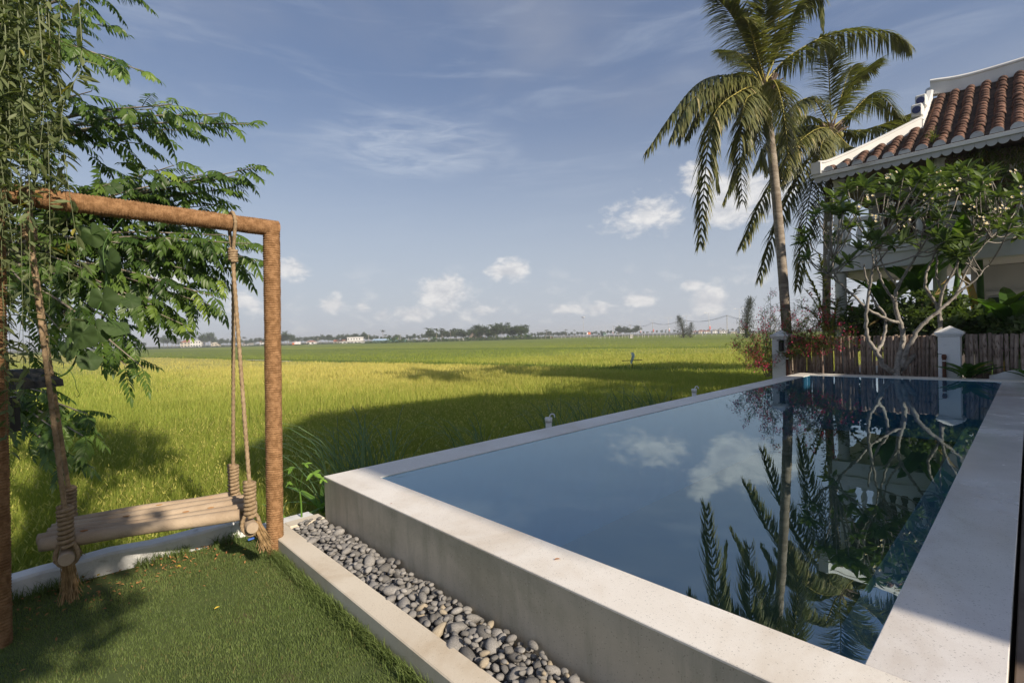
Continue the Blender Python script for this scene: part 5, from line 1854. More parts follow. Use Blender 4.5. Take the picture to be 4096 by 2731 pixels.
F2 = [
    ([(1830, 340, -.8), (1760, 440, -1.2), (1700, 570, -1.4)], .80, .9, .05),
    ([(1850, 380, -.8), (1790, 500, -1.2), (1740, 650, -1.4)], .74, .9, 0),
    ([(1870, 400, -1.0), (1850, 520, -1.4), (1830, 665, -1.5)], .74, .8, .1),
    ([(1960, 255, .3), (2010, 215, .5), (2060, 260, .5), (2085, 320, .4)], .80, 1.0, 0),
    ([(1980, 300, .3), (2070, 270, .5), (2150, 238, .8)], .72, .9, .05),
    ([(1950, 200, -.2), (1985, 165, -.3), (2010, 148, -.4)], .72, .4, 0),
    ([(1905, 190, -.6), (1900, 130, -1.0), (1880, 90, -1.2)], .72, .4, 0),
    ([(1870, 230, -.6), (1830, 240, -1.2), (1800, 300, -1.6)], .74, .9, .15),
    ([(1960, 340, -.6), (2030, 330, -.8), (2100, 355, -.8)], .72, 1.0, .1),
    ([(1920, 390, -.9), (1920, 480, -1.2), (1910, 600, -1.2)], .70, .8, .15),
    ([(1890, 370, -1.2), (1880, 430, -1.8), (1885, 560, -1.9)], .70, .8, .2),
    ([(1850, 290, .6), (1790, 330, 1.0), (1770, 420, 1.1)], .70, .9, 0),
    ([(1930, 230, .8), (1945, 180, 1.4), (1960, 150, 1.8)], .70, .5, 0),
    ([(1870, 300, -1.0), (1815, 350, -1.6), (1790, 430, -1.8)], .70, .9, .2),
]
palm('coconut_palm', pb2, (1908, 295), P2Y, F2, 'shorter coconut palm standing between the taller palm and the villa roof', .135, [-.05, 0, 0])

# small fan of a young palm behind the fence
yp = np.array([D(1905, 640, 14.6)[0], 14.6, 0.1])
t_ = thing('young_palm', yp, 'young palm with dark spreading fronds behind the red flower bush', 'palm')
mb = MB(); tube(mb, [yp, yp + [0, 0, 1.2]], [.07, .05], 8); mb.build('trunk', M['palmbark'], t_, smooth=True)
for (u, v, dy) in ((1830, 700, -.5), (1850, 620, .2), (1880, 580, 0), (1950, 590, .2), (1990, 640, .1), (1845, 660, -.8), (1930, 680, -1.0)):
    frond(t_, [yp + [0, 0, 1.15], (yp + [0, 0, 1.15] + D(u, v, 14.6 + dy)) / 2 + [0, 0, .25], D(u, v, 14.6 + dy)], .42, 26, .5, -.2)
# ---------------------------------------------------------------- villa beyond the fence
house = thing('tiled_villa', PL(16, 2.5, .1), 'white two storey villa with clay tiled roof and balcony behind the frangipani', 'house')
EA, EZ, SL, RA = 15.0, 6.22, .63, 19.5
B_L, B_G, B_R = -.14, 2.0, 8.0


def hb(name, mat, *args, parent=None, bev=.01):
    mb = MB(); pbox(mb, *args, bev); return mb.build(name, M[mat], parent or house)


for k, b in enumerate((.27, 2.52, 4.77)):
    c = PL(15.62, b, 0)
    mb = MB(); lathe(mb, [(.19, .1), (.19, .25), (.155, .28), (.145, 3.1), (.18, 3.16), (.18, 3.25)], c, 20); mb.build('column', M['housewhite'], house, smooth=True)
    mb = MB(); lathe(mb, [(.17, 3.9), (.17, 4.0), (.145, 4.03), (.135, 5.95), (.17, 6.0), (.17, 6.08)], c, 20); mb.build('column', M['housewhite'], house, smooth=True)
for b in (.9, 1.75):
    mb = MB(); lathe(mb, [(.19, .1), (.155, .28), (.145, 3.1), (.18, 3.25)], PL(19.2, b, 0), 16); mb.build('column', M['housewhite'], house, smooth=True)
hb('floor_slab', 'housewhite', 15.35, 20.5, .02, B_R, 3.26, 3.86)
hb('slab_band', 'housewhite', 15.30, 15.348, -.02, B_R, 3.66, 3.80)
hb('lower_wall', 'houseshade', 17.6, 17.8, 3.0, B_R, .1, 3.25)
hb('ground_floor', 'concrete', 15.2, 20.5, 0, B_R, -.2, .2)
hb('shutter', 'greenwood', 17.55, 17.598, 3.35, 4.3, .3, 2.35)
hb('door', 'redwood', 17.55, 17.598, 4.4, 5.3, .3, 2.4)
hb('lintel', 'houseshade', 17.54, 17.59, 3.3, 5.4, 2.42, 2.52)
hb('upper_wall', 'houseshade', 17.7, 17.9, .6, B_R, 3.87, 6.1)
hb('shutter', 'darkwood', 17.64, 17.698, .9, 2.2, 3.95, 5.7)
hb('shutter', 'darkwood', 17.64, 17.698, 2.7, 4.2, 3.95, 5.7)
hb('ceiling', 'darkwood', 15.1, 20.5, 0.0, B_R, 6.0, 6.06)
# balustrade
bal = hb('handrail', 'housewhite', 15.42, 15.62, .0, B_R, 4.68, 4.80)
hb('base_rail', 'housewhite', 15.42, 15.62, .0, B_R, 3.862, 3.98)
mb = MB(); lathe(mb, [(.07, 0), (.07, .05), (.04, .09), (.05, .14), (.085, .26), (.075, .38), (.045, .52), (.035, .58), (.055, .62), (.055, .695)], (0, 0, 0), 14)
bme = mb.mesh('baluster', smooth=True); bme.materials.append(M['housewhite'])
b = .5
while b < 5.2:
    if abs(b - 2.52) > .22:
        o = bpy.data.objects.new('baluster', bme); col.objects.link(o); o.parent = house
        o.location = PL(15.52, b, 3.982) - np.array(ORIGIN[house.name])
    b += .27
# roof deck under the tiles
mb = MB()
zr = lambda a: EZ + SL * (a - EA) - .10 * math.sin(math.pi * min(1, (a - EA) / (RA - EA)))
aa_ = np.linspace(EA, RA, 13)
V = []
for a in aa_:
    bl = min(B_G, B_L + (a - EA) * .98)
    V += [PL(a, bl, zr(a) - .05), PL(a, B_R, zr(a) - .05), PL(a, bl, zr(a) - .14), PL(a, B_R, zr(a) - .14)]
q = []
for i in range(12):
    q += [(i * 4, i * 4 + 1, i * 4 + 5, i * 4 + 4), (i * 4 + 2, i * 4 + 6, i * 4 + 7, i * 4 + 3), (i * 4, i * 4 + 4, i * 4 + 6, i * 4 + 2)]
mb.add(V, f4=q)
roof = mb.build('roof', M['tiledark'], house)
# back slope and hip end
mb = MB()
V = [PL(RA, B_G, zr(RA) - .05), PL(RA, B_R, zr(RA) - .05), PL(27, B_R, EZ), PL(27, B_G - 2, EZ), PL(EA + .1, B_L + .02, EZ - .03), PL(EA + 2.15, B_G, zr(EA + 2.15) - .05), PL(25, B_G, zr(EA + 2.15) - .05), PL(27, B_L, EZ - .03)]
mb.add(V, f4=[(0, 3, 2, 1), (4, 7, 6, 5)])
mb.build('rear_slope', M['tiledark'], roof)
mb = MB()
V = [PL(EA + 2.1, B_G - .01, zr(EA + 2.1) - .2), PL(RA, B_G - .01, zr(RA) - .05), PL(25.0, B_G - .01, zr(EA + 2.1) - .2)]
V += [v + AX_B * .12 for v in V]
mb.add(V, f3=[(0, 1, 2), (3, 5, 4)], f4=[(0, 3, 4, 1), (1, 4, 5, 2), (2, 5, 3, 0)])
mb.build('gable_wall', M['housewhite'], roof)
# barrel tiles
seg = 8
th = np.linspace(0, math.pi, seg + 1)
Lt, Rt = .36, .115


def tile_mesh(r):
    V = []
    for (x, rr_, dz) in ((0, Rt * 1.08, .012), (Lt, Rt * .94, -.012)):
        for t in th:
            V.append((x, rr_ * math.cos(t), rr_ * math.sin(t) * .95 + dz))
    for t in th:
        V.append((0, Rt * .88 * math.cos(t), Rt * .88 * math.sin(t) * .95 - .005))
    n_ = seg + 1
    q = [(j, j + 1, n_ + j + 1, n_ + j) for j in range(seg)] + [(2 * n_ + j, 2 * n_ + j + 1, j + 1, j) for j in range(seg)]
    mb = MB(); mb.add(V, f4=q, r=r)
    me = mb.mesh('tile', smooth=True)
    me.materials.append(M['tile'])
    return me


tms = [tile_mesh(r) for r in (.05, .15, .3, .45, .6, .75, .95)]
colb = .16
cols = []
while colb < 7.8:
    cols.append(colb); colb += .35
cnt = 0
rest = MB()
for b in cols:
    a_max = RA - .1 if b > B_G + .05 else EA + (b - B_L) / .98 - .12
    a = EA + .02
    k = 0
    while a < a_max - .12:
        ang = math.atan2(zr(a + .1) - zr(a), .1)
        R_ = np.array([AX_A * math.cos(ang) + AX_Z * math.sin(ang), -AX_B, -AX_A * math.sin(ang) + AX_Z * math.cos(ang)])
        p = PL(a + random.gauss(0, .012), b + random.gauss(0, .008), zr(a) - .03 + random.gauss(0, .006))
        if b < 4.6 and cnt < 298:
            o = bpy.data.objects.new('tile', random.choice(tms)); col.objects.link(o); o.parent = roof
            mm = Matrix([list(R_[:, 0]) + [0], list(R_[:, 1]) + [0], list(R_[:, 2]) + [0], [0, 0, 0, 1]])
            for c_ in range(3):
                for r_ in range(3):
                    mm[r_][c_] = R_[c_][r_]
                mm[c_][3] = p[c_] - ORIGIN[house.name][c_]
            o.matrix_basis = mm @ Matrix.Rotation(random.gauss(0, .03), 4, 'Z')
            cnt += 1
        else:
            v0 = np.array([vv.co[:] for vv in tms[0].vertices])
            rest.add(v0 @ R_ + p, f4=np.array([list(pp.vertices) for pp in tms[0].polygons]), r=random.random())
        a += .262 * math.cos(ang)
        k += 1
    # grey mortar plug at the eave
    mb = MB()
    n_ = 9
    tt = np.linspace(0, math.pi, n_)
    f0 = np.array([PL(EA - .045, b + Rt * 1.12 * math.cos(x), EZ - .06 + (.03 + Rt * 1.25 * math.sin(x))) for x in tt])
    f1 = f0 + AX_A * .10
    V = np.concatenate([f0, f1])
    mb.add(V, f3=[(0, j + 1, j) for j in range(1, n_ - 1)], f4=[(j, j + 1, n_ + j + 1, n_ + j) for j in range(n_ - 1)], r=random.random())
    if b < 5.5:
        mb.build('eave_plug', M['tileend'], roof)
if rest.v:
    o = rest.build('far_tiles', M['tile'], roof); o['kind'] = 'stuff'
# eave fascia and scalloped board
hb('fascia', 'housewhite', EA - .07, EA + .02, B_L - .10, B_R, EZ - .16, EZ - .055, bev=.004)
mb = MB()
b = B_L - .06
n_ = 7
while b < 6.0:
    wv_ = .20
    xs = np.linspace(0, 1, n_)
    top = [PL(EA - .03, b + wv_ * x, EZ - .165) for x in xs]
    bot = [PL(EA - .03, b + wv_ * x, EZ - .245 - .075 * math.sin(math.pi * x) ** .6) for x in xs]
    V = np.array(top + bot)
    V = np.concatenate([V, V + AX_A * .025])
    q = [(j, j + 1, n_ + j + 1, n_ + j) for j in range(n_ - 1)] + [(2 * n_ + j, 3 * n_ + j, 3 * n_ + j + 1, 2 * n_ + j + 1) for j in range(n_ - 1)] + [(n_ + j, n_ + j + 1, 3 * n_ + j + 1, 3 * n_ + j) for j in range(n_ - 1)]
    mb.add(V, f4=q)
    b += wv_ + .004
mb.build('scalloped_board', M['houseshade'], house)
# white mortared ridges
def ridge(pts, w_, h_, name):
    pts = spline(pts, 24)
    t_, N, B2 = frames(pts)
    mb = MB()
    V = []
    for i, p in enumerate(pts):
        sd = norm(np.cross(t_[i], [0, 0, 1]))
        for (s, z) in ((-1.0, -.10), (-1.0, h_ * .72), (-1.25, h_ * .74), (-1.25, h_ * .86), (-.7, h_), (.7, h_), (1.25, h_ * .86), (1.25, h_ * .74), (1.0, h_ * .72), (1.0, -.10)):
            V.append(p + sd * s * w_ / 2 + np.array([0, 0, z]))
    c = 10
    q = [(i * c + j, i * c + (j + 1) % c, (i + 1) * c + (j + 1) % c, (i + 1) * c + j) for i in range(len(pts) - 1) for j in range(c)]
    e0 = [(0, 9, 8, 1), (1, 8, 7, 2), (2, 7, 6, 3), (3, 6, 5, 4)]
    e1 = [tuple((len(pts) - 1) * c + x for x in reversed(f)) for f in e0]
    mb.add(np.array(V), f4=q + e0 + e1)
    return mb.build(name, M['housewhite'], roof)


C0 = PL(EA + .02, B_L, EZ)
H = PL(EA + 2.1, B_G - .02, zr(EA + 2.1))
T = PL(RA, B_G, zr(RA) + .02)
ridge([C0 + [0, 0, .06], C0 + (H - C0) * .12 + [0, 0, -.03], C0 + (H - C0) * .5 + [0, 0, -.04], H + [0, 0, .03]], .18, .27, 'hip_ridge')
gp = [PL(EA + 2.1 + (RA - EA - 2.1) * t, B_G - .02, zr(EA + 2.1 + (RA - EA - 2.1) * t) + (.10 if t > .9 else 0)) for t in np.linspace(0, 1, 7)]
ridge(gp, .17, .24, 'gable_ridge')
ridge([T + [0, 0, .14], PL(RA, B_G + 1.0, zr(RA) + .0), PL(RA, 5, zr(RA) + .0), PL(RA, B_R, zr(RA) + .0)], .24, .40, 'main_ridge')
mb = MB(); c = C0 + [0, 0, .16]; add_box(mb, c - [0, 0, .05], (.25, .25, .34), np.array([AX_B, AX_A, AX_Z])); mb.build('corner_block', M['housewhite'], roof)
for (t, sx) in ((.06, 0), (.40, 0)):
    a = EA + 2.1 + (RA - EA - 2.1) * t
    c = PL(a - .1, B_G - .06, zr(a) + .38)
    mb = MB(); bevel_box(mb, c, (.26, .42, .36), np.array([AX_B, AX_A, AX_Z]), .03); blk = mb.build('stepped_block', M['housewhite'], roof)
    fc = c - AX_A * .215
    mb = MB(); tube(mb, [fc, fc - AX_A * .02], .105, 18); mb.build('ceramic_disc', M['blueceramic'], blk)
mb = MB(); c = D(2310, 165, 17.0); tube(mb, [c - [0, 0, .5], c + [0, 0, .1]], .03, 6); tube(mb, [c + [-.12, 0, .04], c + [.12, 0, .04]], .02, 6)
mb.build('finial', M['darkwood'], roof)

# ---------------------------------------------------------------- bananas and creeper round the villa
BAN = leaf_proto(.13, .06, .50, ((0, .10), (.12, .55), (.3, .95), (.5, 1.0), (.7, .9), (.88, .55)))


def banana(base, h, n, L, label, seed, dry=0):
    rs = np.random.default_rng(seed)
    t_ = thing('banana_plant', base, label, 'banana plant', 'banana plants in front of the villa')
    base = np.asarray(base, float)
    mb = MB(); top = base + [rs.normal(0, .1), rs.normal(0, .1), h]
    tube(mb, spline([base, (base + top) / 2, top], 12), np.linspace(.11, .05, 12), 10); mb.build('pseudostem', M['weed'], t_, smooth=True)
    for k in range(n):
        an = k * 2.4 + rs.uniform(-.3, .3)
        f = np.array([[math.cos(an), math.sin(an), rs.uniform(1.0, 3.2)]])
        mb = MB()
        isd = k < dry
        if isd:
            f[0, 2] = rs.uniform(-1.2, -.4)
        scatter(mb, BAN, [top - [0, 0, .15 * rs.random()]], basis(f), np.array([[1, 1.0 if not isd else .5, 1]]) * L * rs.uniform(.75, 1.1), rs.uniform(.1, .95))
        mb.build('leaf', M['drybanana' if isd else 'banana'], t_)


def gp_(u, Y):
    return np.array([(u - 1176) / F_PX * Y, Y, .1])


banana(gp_(2040, 13.6), 1.9, 9, 1.5, 'banana plant standing left of the frangipani trunk behind the fence', 1, 2)
banana(gp_(2105, 12.9), 2.3, 9, 1.6, 'tall banana plant with dry hanging leaves behind the fence middle', 2, 3)
banana(gp_(2165, 12.4), 2.9, 8, 1.6, 'tallest banana plant rising behind the right pillar', 3, 2)
banana(gp_(2270, 12.2), 1.3, 8, 1.3, 'low banana plant near the green shutter', 4, 1)
banana(gp_(2320, 11.6), 1.5, 8, 1.35, 'banana plant near the right edge in front of the dark door', 5, 0)
banana(gp_(1985, 14.8), 1.6, 7, 1.3, 'short banana plant under the left end of the veranda', 6, 1)
banana(gp_(2255, 12.6), 4.1, 6, 1.1, 'banana leaves standing up before the balcony', 7, 1)

cb = PL(15.0, 4.3, 0)
cr_ = thing('roof_creeper', cb, 'fine leaved creeper hanging from the eave at the right edge', 'creeper')
BML = leaf_proto(.10, .02, .2, ((0, .3), (.4, 1.0)))
mb = MB()
stems = MB()
tube(stems, spline([PL(15.1, 4.6, .1), PL(15.0, 4.5, 3), PL(14.95, 4.4, 6.0)], 20), .025, 6)
for k in range(85):
    u0, v0 = random.uniform(2120, 2400), 0
    v0 = 345 - (u0 - 2120) * .10 + random.gauss(8, 16)
    p0 = D(u0, v0, 13.3 - (u0 - 2120) / 232 * 1.2)
    ln = random.uniform(.15, .4) if u0 < 2200 else random.uniform(.3, 1.5)
    f = norm(np.array([random.gauss(0, .6), -.4, -.6 if ln > .4 else random.gauss(0, .5)]))
    p1_ = p0 + f * ln + np.array([0, 0, -.25 * ln])
    c = spline([p0, (p0 + p1_) / 2 + [0, 0, .06], p1_], 8)
    tube(stems, c, .004, 3, cap=False)
    n_ = int(22 + ln * 60)
    ti = rng.integers(0, 8, n_)
    scatter(mb, BML, c[ti] + rng.normal(0, .05, (n_, 3)), basis(rng.normal(0, 1, (n_, 3)) + [0, 0, -.3]), rng.uniform(.07, .15, n_), rng.random(n_))
stems.build('stems', M['bark'], cr_); mb.build('foliage', M['bamboo'], cr_)

# ---------------------------------------------------------------- unseen villa wing and tree, added to cast the shadows on pool, field and lawn
wing = thing('unseen_villa_wing', PL(5, 11, 0), 'unseen white two storey villa wing with tiled hip roof, added to shade the pool', 'house')
A0, A1, B0_, B1_ = .1, 11.3, 8.6, 15.0
mb = MB(); pbox(mb, A0 + .6, A1 - .6, B0_ + .6, B1_ - .6, 0, 7.3, .01); mb.build('wall', M['housewhite'], wing)
mb = MB()
V = [PL(A0, B0_, 7.2), PL(A1, B0_, 7.2), PL(A1, B1_, 7.2), PL(A0, B1_, 7.2), PL(A0 + 2.9, (B0_ + B1_) / 2, 10.9), PL(A1 - 2.6, (B0_ + B1_) / 2, 10.9)]
mb.add(V, f3=[(0, 4, 3), (1, 2, 5)], f4=[(0, 1, 5, 4), (2, 3, 4, 5), (3, 2, 1, 0)])
mb.build('roof', M['tile'], wing)
mb = MB(); pbox(mb, A1 - .55, 14.6, 9.0, 12.5, 0, 4.5, .01); mb.build('shading_annex', M['housewhite'], wing)  # added block that keeps sun off the far pool end and fence
mb = MB(); pbox(mb, A1 - .5, 14.9, 8.7, 12.8, 4.502, 4.7, .01); mb.build('shading_annex_roof', M['concrete'], wing)
for k in range(4):
    for z in (1.0, 4.2):
        a = A0 + 1.4 + k * 2.4
        mb = MB(); pbox(mb, a, a + 1.1, B0_ + .54, B0_ + .598, z, z + 1.7); wn = mb.build('window', M['darkwood'], wing)
        mb = MB(); pbox(mb, a + .1, a + 1.0, B0_ + .52, B0_ + .538, z + .1, z + 1.6); mb.build('pane', M['window'], wn)

CLUMP = merge_protos([(leaf_proto(.28, .05, .1, ((0, .2), (.5, 1.0))), rng.normal(0, .25, 3), basis([norm(rng.normal(0, 1, 3))])[0], .38) for _ in range(14)])


def leafy_tree(name, base, h, rad, label, n, mat='fartree', cl=1.0, group=None, zsc=.7, seed=0, nblob=9):
    rs = np.random.default_rng(seed)
    base = np.asarray(base, float)
    t_ = thing(name, base, label, 'tree', group)
    tk, cr2 = MB(), MB()
    cc = base + [0, 0, h - rad * zsc]
    tube(tk, spline([base - [0, 0, .2], base + [0, 0, h * .3], cc], 8), np.linspace(.018 * h, .008 * h, 8), 7)
    blobs = []
    for k in range(nblob):
        d = rs.normal(0, 1, 3); d = d / np.linalg.norm(d)
        blobs.append((cc + d * np.array([rad, rad, rad * zsc]) * rs.uniform(.35, .75), rad * rs.uniform(.32, .55)))
        tube(tk, spline([base + [0, 0, h * .4], (base + [0, 0, h * .4] + blobs[-1][0]) / 2 + [0, 0, .1 * rad], blobs[-1][0]], 5), np.linspace(.014 * h, .004 * h, 5), 4, cap=False)
    per = n // nblob
    for (c, r_) in blobs:
        d = rs.normal(0, 1, (per, 3)); d = d / np.linalg.norm(d, axis=1, keepdims=True)
        p = c + d * r_ * (rs.random((per, 1)) ** .4) * [1, 1, .8]
        scatter(cr2, CLUMP, p, basis(d + rs.normal(0, .4, d.shape)), cl * rs.uniform(.6, 1.2, per), np.clip(rs.normal(.45, .2, per), 0, 1))
    tk.build('trunk', M['bark'], t_, smooth=True)
    cr2.build('crown', M[mat], t_)
    return t_


leafy_tree('unseen_shade_tree', PL(-2.75, 6.0, 0), 4.7, 1.6, 'unseen small leafy tree added right of the lawn for its shade', 760, cl=.45, seed=3)  # added out of view to shade the lower left lawn

for k, (u, Y, h, r_, lab) in enumerate(((1995, 14.4, 2.2, .9, 'dark shrub behind the left half of the stake fence'), (2075, 13.2, 2.3, .9, 'dark shrub behind the frangipani trunk'), (2135, 12.6, 2.4, .8, 'dark shrub just left of the right pillar'), (2225, 12.0, 1.9, .8, 'dark shrub behind the stakes right of the pillar'), (2310, 11.5, 1.8, .8, 'dark shrub behind the stakes at the right edge'), (1950, 15.0, 1.9, .8, 'dark shrub at the foot of the left veranda column'))):
    leafy_tree('garden_shrub', gp_(u, Y), h, r_, lab, 150, mat='frangi', cl=.42, seed=60 + k, group='shrubs behind the stake fence')
# ---------------------------------------------------------------- far edge of the fields
GZ = -.82


def zv(zone, zx, zy):
    x0, y0 = {1: (200, 1250), 2: (1100, 1200), 3: (2000, 1150)}[zone]
    return (x0 + zx / 2.138) / 1.74149, (y0 + zy / 2.138) / 1.74149


def gpt(u, dist, z=GZ):
    d = ray(u, 780); return np.array([d[0] / d[1] * dist, dist, z])


UM = 2.138 * 1.74149      # zoom pixels per picture unit


def far_house(zone, x0, x1, ytop, ybot, dist, wall, roof_, label, kind='gable', wins=4, storeys=2):
    u0, _ = zv(zone, x0, ytop); u1, _ = zv(zone, x1, ytop)
    w_ = (u1 - u0) / F_PX * dist; h_ = (ybot - ytop) / UM / F_PX * dist
    c = gpt((u0 + u1) / 2, dist)
    t_ = thing('farm_house', c, label, 'house', 'houses beyond the rice fields')
    hw = h_ * (.68 if kind == 'gable' else (.92 if kind == 'flat' else .62))
    dp = max(5.0, w_ * .6)
    mb = MB(); add_box(mb, c + [0, dp / 2, hw / 2], (w_, dp, hw)); mb.build('wall', M[wall], t_)
    mb = MB()
    o_ = .4
    x = w_ / 2 + o_
    if kind == 'flat':
        add_box(mb, c + [0, dp / 2, hw + .25], (w_ + .5, dp + .5, .5))
    elif kind == 'side':      # ridge runs across the view, slope faces us
        V = [c + [-x, -o_, hw - .05], c + [x, -o_, hw - .05], c + [x, dp + o_, hw - .05], c + [-x, dp + o_, hw - .05], c + [-x, dp / 2, h_], c + [x, dp / 2, h_]]
        mb.add(V, f3=[(0, 4, 3), (1, 2, 5)], f4=[(0, 1, 5, 4), (2, 3, 4, 5), (0, 3, 2, 1)])
    else:                      # gable faces us
        V = [c + [-x, -o_, hw - .05], c + [x, -o_, hw - .05], c + [0, -o_, h_], c + [-x, dp, hw - .05], c + [x, dp, hw - .05], c + [0, dp, h_]]
        mb.add(V, f3=[(0, 1, 2), (3, 5, 4)], f4=[(0, 2, 5, 3), (1, 4, 5, 2), (0, 3, 4, 1)])
    mb.build('roof', M[roof_], t_)
    for s in range(storeys):
        for k in range(wins):
            xx = -w_ / 2 + w_ * (k + .5) / wins
            ww, wh = min(1.6, w_ / wins * .45), hw / storeys * .42
            zz = hw * (s + .55) / storeys
            mb = MB(); add_box(mb, c + [xx, -.04, zz], (ww, .12, wh)); mb.build('window', M['window'], t_)
    return t_


far_house(1, 1113, 1200, 238, 304, 470, 'farcream', 'farroofred', 'cream house with red roof at the left far edge of the fields', 'gable', 3)
far_house(1, 1196, 1290, 246, 306, 455, 'farwhite', 'farwhite', 'bright white stepped house left of the round tree', 'flat', 4)
far_house(1, 1228, 1282, 232, 262, 462, 'farwhite', 'farwhite', 'white upper block rising behind the stepped house', 'flat', 2, 1)
far_house(1, 1376, 1432, 254, 294, 440, 'farcream', 'farcream', 'small pale house right of the round tree', 'gable', 2)
far_house(1, 1640, 1715, 258, 284, 460, 'farwhite', 'farroofgrey', 'low pale house between the ropes and the post', 'side', 3, 1)
far_house(1, 1795, 1850, 226, 275, 450, 'farwhite', 'farroofred', 'house with steep red roof just left of the post', 'gable', 2)
far_house(1, 2190, 2260, 240, 277, 450, 'farwhite', 'farroofblue', 'small white house with blue roof right of the post', 'gable', 2)
far_house(2, 266, 338, 348, 384, 420, 'farwhite', 'farroofred', 'small white house with red gable behind the dark hedge', 'gable', 2, 1)
far_house(2, 500, 562, 332, 366, 440, 'farcream', 'farroofred', 'house with wide red roof left of the white villa', 'side', 2, 1)
far_house(2, 565, 620, 320, 360, 450, 'farcream', 'farroofred', 'pale house with red roof beside the white villa', 'gable', 2)
far_house(2, 618, 735, 322, 376, 400, 'farwhite', 'farwhite', 'large white two storey villa beyond the middle of the field', 'flat', 5)
far_house(2, 640, 680, 316, 340, 404, 'farwhite', 'farroofgrey', 'white roof room on the large far villa', 'gable', 1, 1)
far_house(2, 548, 735, 358, 378, 392, 'farwhite', 'farroofgrey', 'long white garden wall with shed before the far villa', 'flat', 6, 1)
far_house(2, 835, 990, 322, 362, 340, 'fargreen', 'farroofblue', 'long green barn with pale blue roof', 'side', 5, 1)
far_house(2, 838, 912, 308, 330, 380, 'fargreen', 'farroofteal', 'open teal roofed hall behind the green barn', 'side', 3, 1)
far_house(2, 1000, 1106, 332, 356, 330, 'fargreen', 'farroofteal', 'low shed with teal roof right of the green barn', 'side', 3, 1)
far_house(2, 1250, 1372, 334, 358, 290, 'thatch', 'farroofgrey', 'low brown shed with grey roof before the palms', 'side', 4, 1)
far_house(2, 1558, 1612, 312, 330, 420, 'farwhite', 'farroofgrey', 'white house half hidden behind the areca palms', 'flat', 3, 1)
far_house(3, 1650, 1700, 338, 362, 560, 'farwhite', 'farroofred', 'leftmost white house of the row beyond the road', 'gable', 2, 1)
far_house(3, 1700, 1750, 330, 362, 555, 'farcream', 'farroofred', 'cream house with orange roof beyond the road', 'gable', 2)
far_house(3, 1748, 1812, 334, 362, 540, 'farwhite', 'farroofred', 'white house with two gables beyond the road', 'gable', 3)
far_house(3, 1820, 1872, 326, 360, 530, 'farwhite', 'farroofgrey', 'tall white house in the row beyond the road', 'gable', 2)
far_house(3, 1880, 1942, 332, 358, 520, 'farwhite', 'farroofgrey', 'rightmost white house of the row beyond the road', 'side', 3, 1)
far_house(3, 2055, 2110, 296, 345, 420, 'farwhite', 'farroofgrey', 'grey white block beside the tall casuarina', 'flat', 3, 2)
far_house(3, 390, 445, 404, 420, 380, 'farcream', 'farroofred', 'low shed with red roof at the field end', 'side', 2, 1)
far_house(3, 1980, 2030, 358, 378, 300, 'farcream', 'farroofgrey', 'small roadside kiosk left of the tall casuarina', 'flat', 2, 1)

# conical thatched hut
u, _ = zv(2, 1712, 268)
c = gpt(u, 300)
t_ = thing('thatched_hut', c, 'round hut with tall conical thatch among the palms', 'hut')
mb = MB(); lathe(mb, [(3.2, 0), (3.2, 2.6)], c, 14); mb.build('wall', M['farcream'], t_)
mb = MB(); lathe(mb, [(4.6, 2.4), (2.4, 4.6), (.1, 7.6)], c, 14); mb.build('roof', M['thatch'], t_)

# trees of the far edge: a few models, copied
FT = []
for k in range(6):
    t_ = leafy_tree('field_tree', (0, 0, 0), 8.0, 3.4 if k % 2 else 2.8, 'tree', 170, cl=1.15, zsc=(.85, .7, 1.0, .8, .9, .65)[k], seed=20 + k, nblob=8, group='trees along the far edge of the fields')
    t_.location = (0, 0, 0)
    FT.append(t_)


def areca(h, n, L, seed, name='far_palm'):
    rs = np.random.default_rng(seed)
    t_ = thing(name, (0, 0, 0), 'palm', 'palm', 'palms along the far edge of the fields')
    mb = MB(); tube(mb, spline([(0, 0, -.2), (.1, 0, h * .5), (.15, 0, h)], 6), np.linspace(.20, .12, 6), 6); mb.build('trunk', M['bark'], t_, smooth=True)
    mb = MB()
    lf = leaf_proto(.16, -.08, .75, ((0, .3), (.25, 1), (.6, .9), (.85, .5)))
    an = np.arange(n) * 2.4
    scatter(mb, lf, np.repeat([[.15, 0, h]], n, 0), basis(np.column_stack([np.cos(an), np.sin(an), rs.uniform(.1, 1.6, n)])), L * rs.uniform(.8, 1.1, n), rs.random(n))
    mb.build('crown', M['farpalm'], t_)
    return t_


FP = [areca(7.5, 14, 2.6, 1), areca(6.0, 12, 2.2, 2), areca(8.5, 13, 2.2, 3)]


def bana(seed):
    rs = np.random.default_rng(seed)
    t_ = thing('banana_clump', (0, 0, 0), 'banana', 'banana plants', 'banana clumps along the far edge of the fields')
    mb = MB(); lf = leaf_proto(.20, .04, .5, ((0, .3), (.3, 1), (.7, .9)))
    n = 34
    an = rs.uniform(0, 6.28, n)
    scatter(mb, lf, np.column_stack([rs.normal(0, 1.6, n), rs.normal(0, 1.2, n), rs.uniform(.8, 2.2, n)]), basis(np.column_stack([np.cos(an), np.sin(an), rs.uniform(.3, 2.2, n)])), rs.uniform(1.6, 2.6, n), rs.random(n))
    mb.build('foliage', M['banana'], t_)
    mb = MB()
    for k in range(8):
        p = np.array([rs.normal(0, 1.6), rs.normal(0, 1.2), 0]); tube(mb, [p, p + [0, 0, 2]], [.18, .1], 5)
    mb.build('stems', M['weed'], t_)
    return t_


FB = [bana(1), bana(2)]
used = set()
NAMES = []


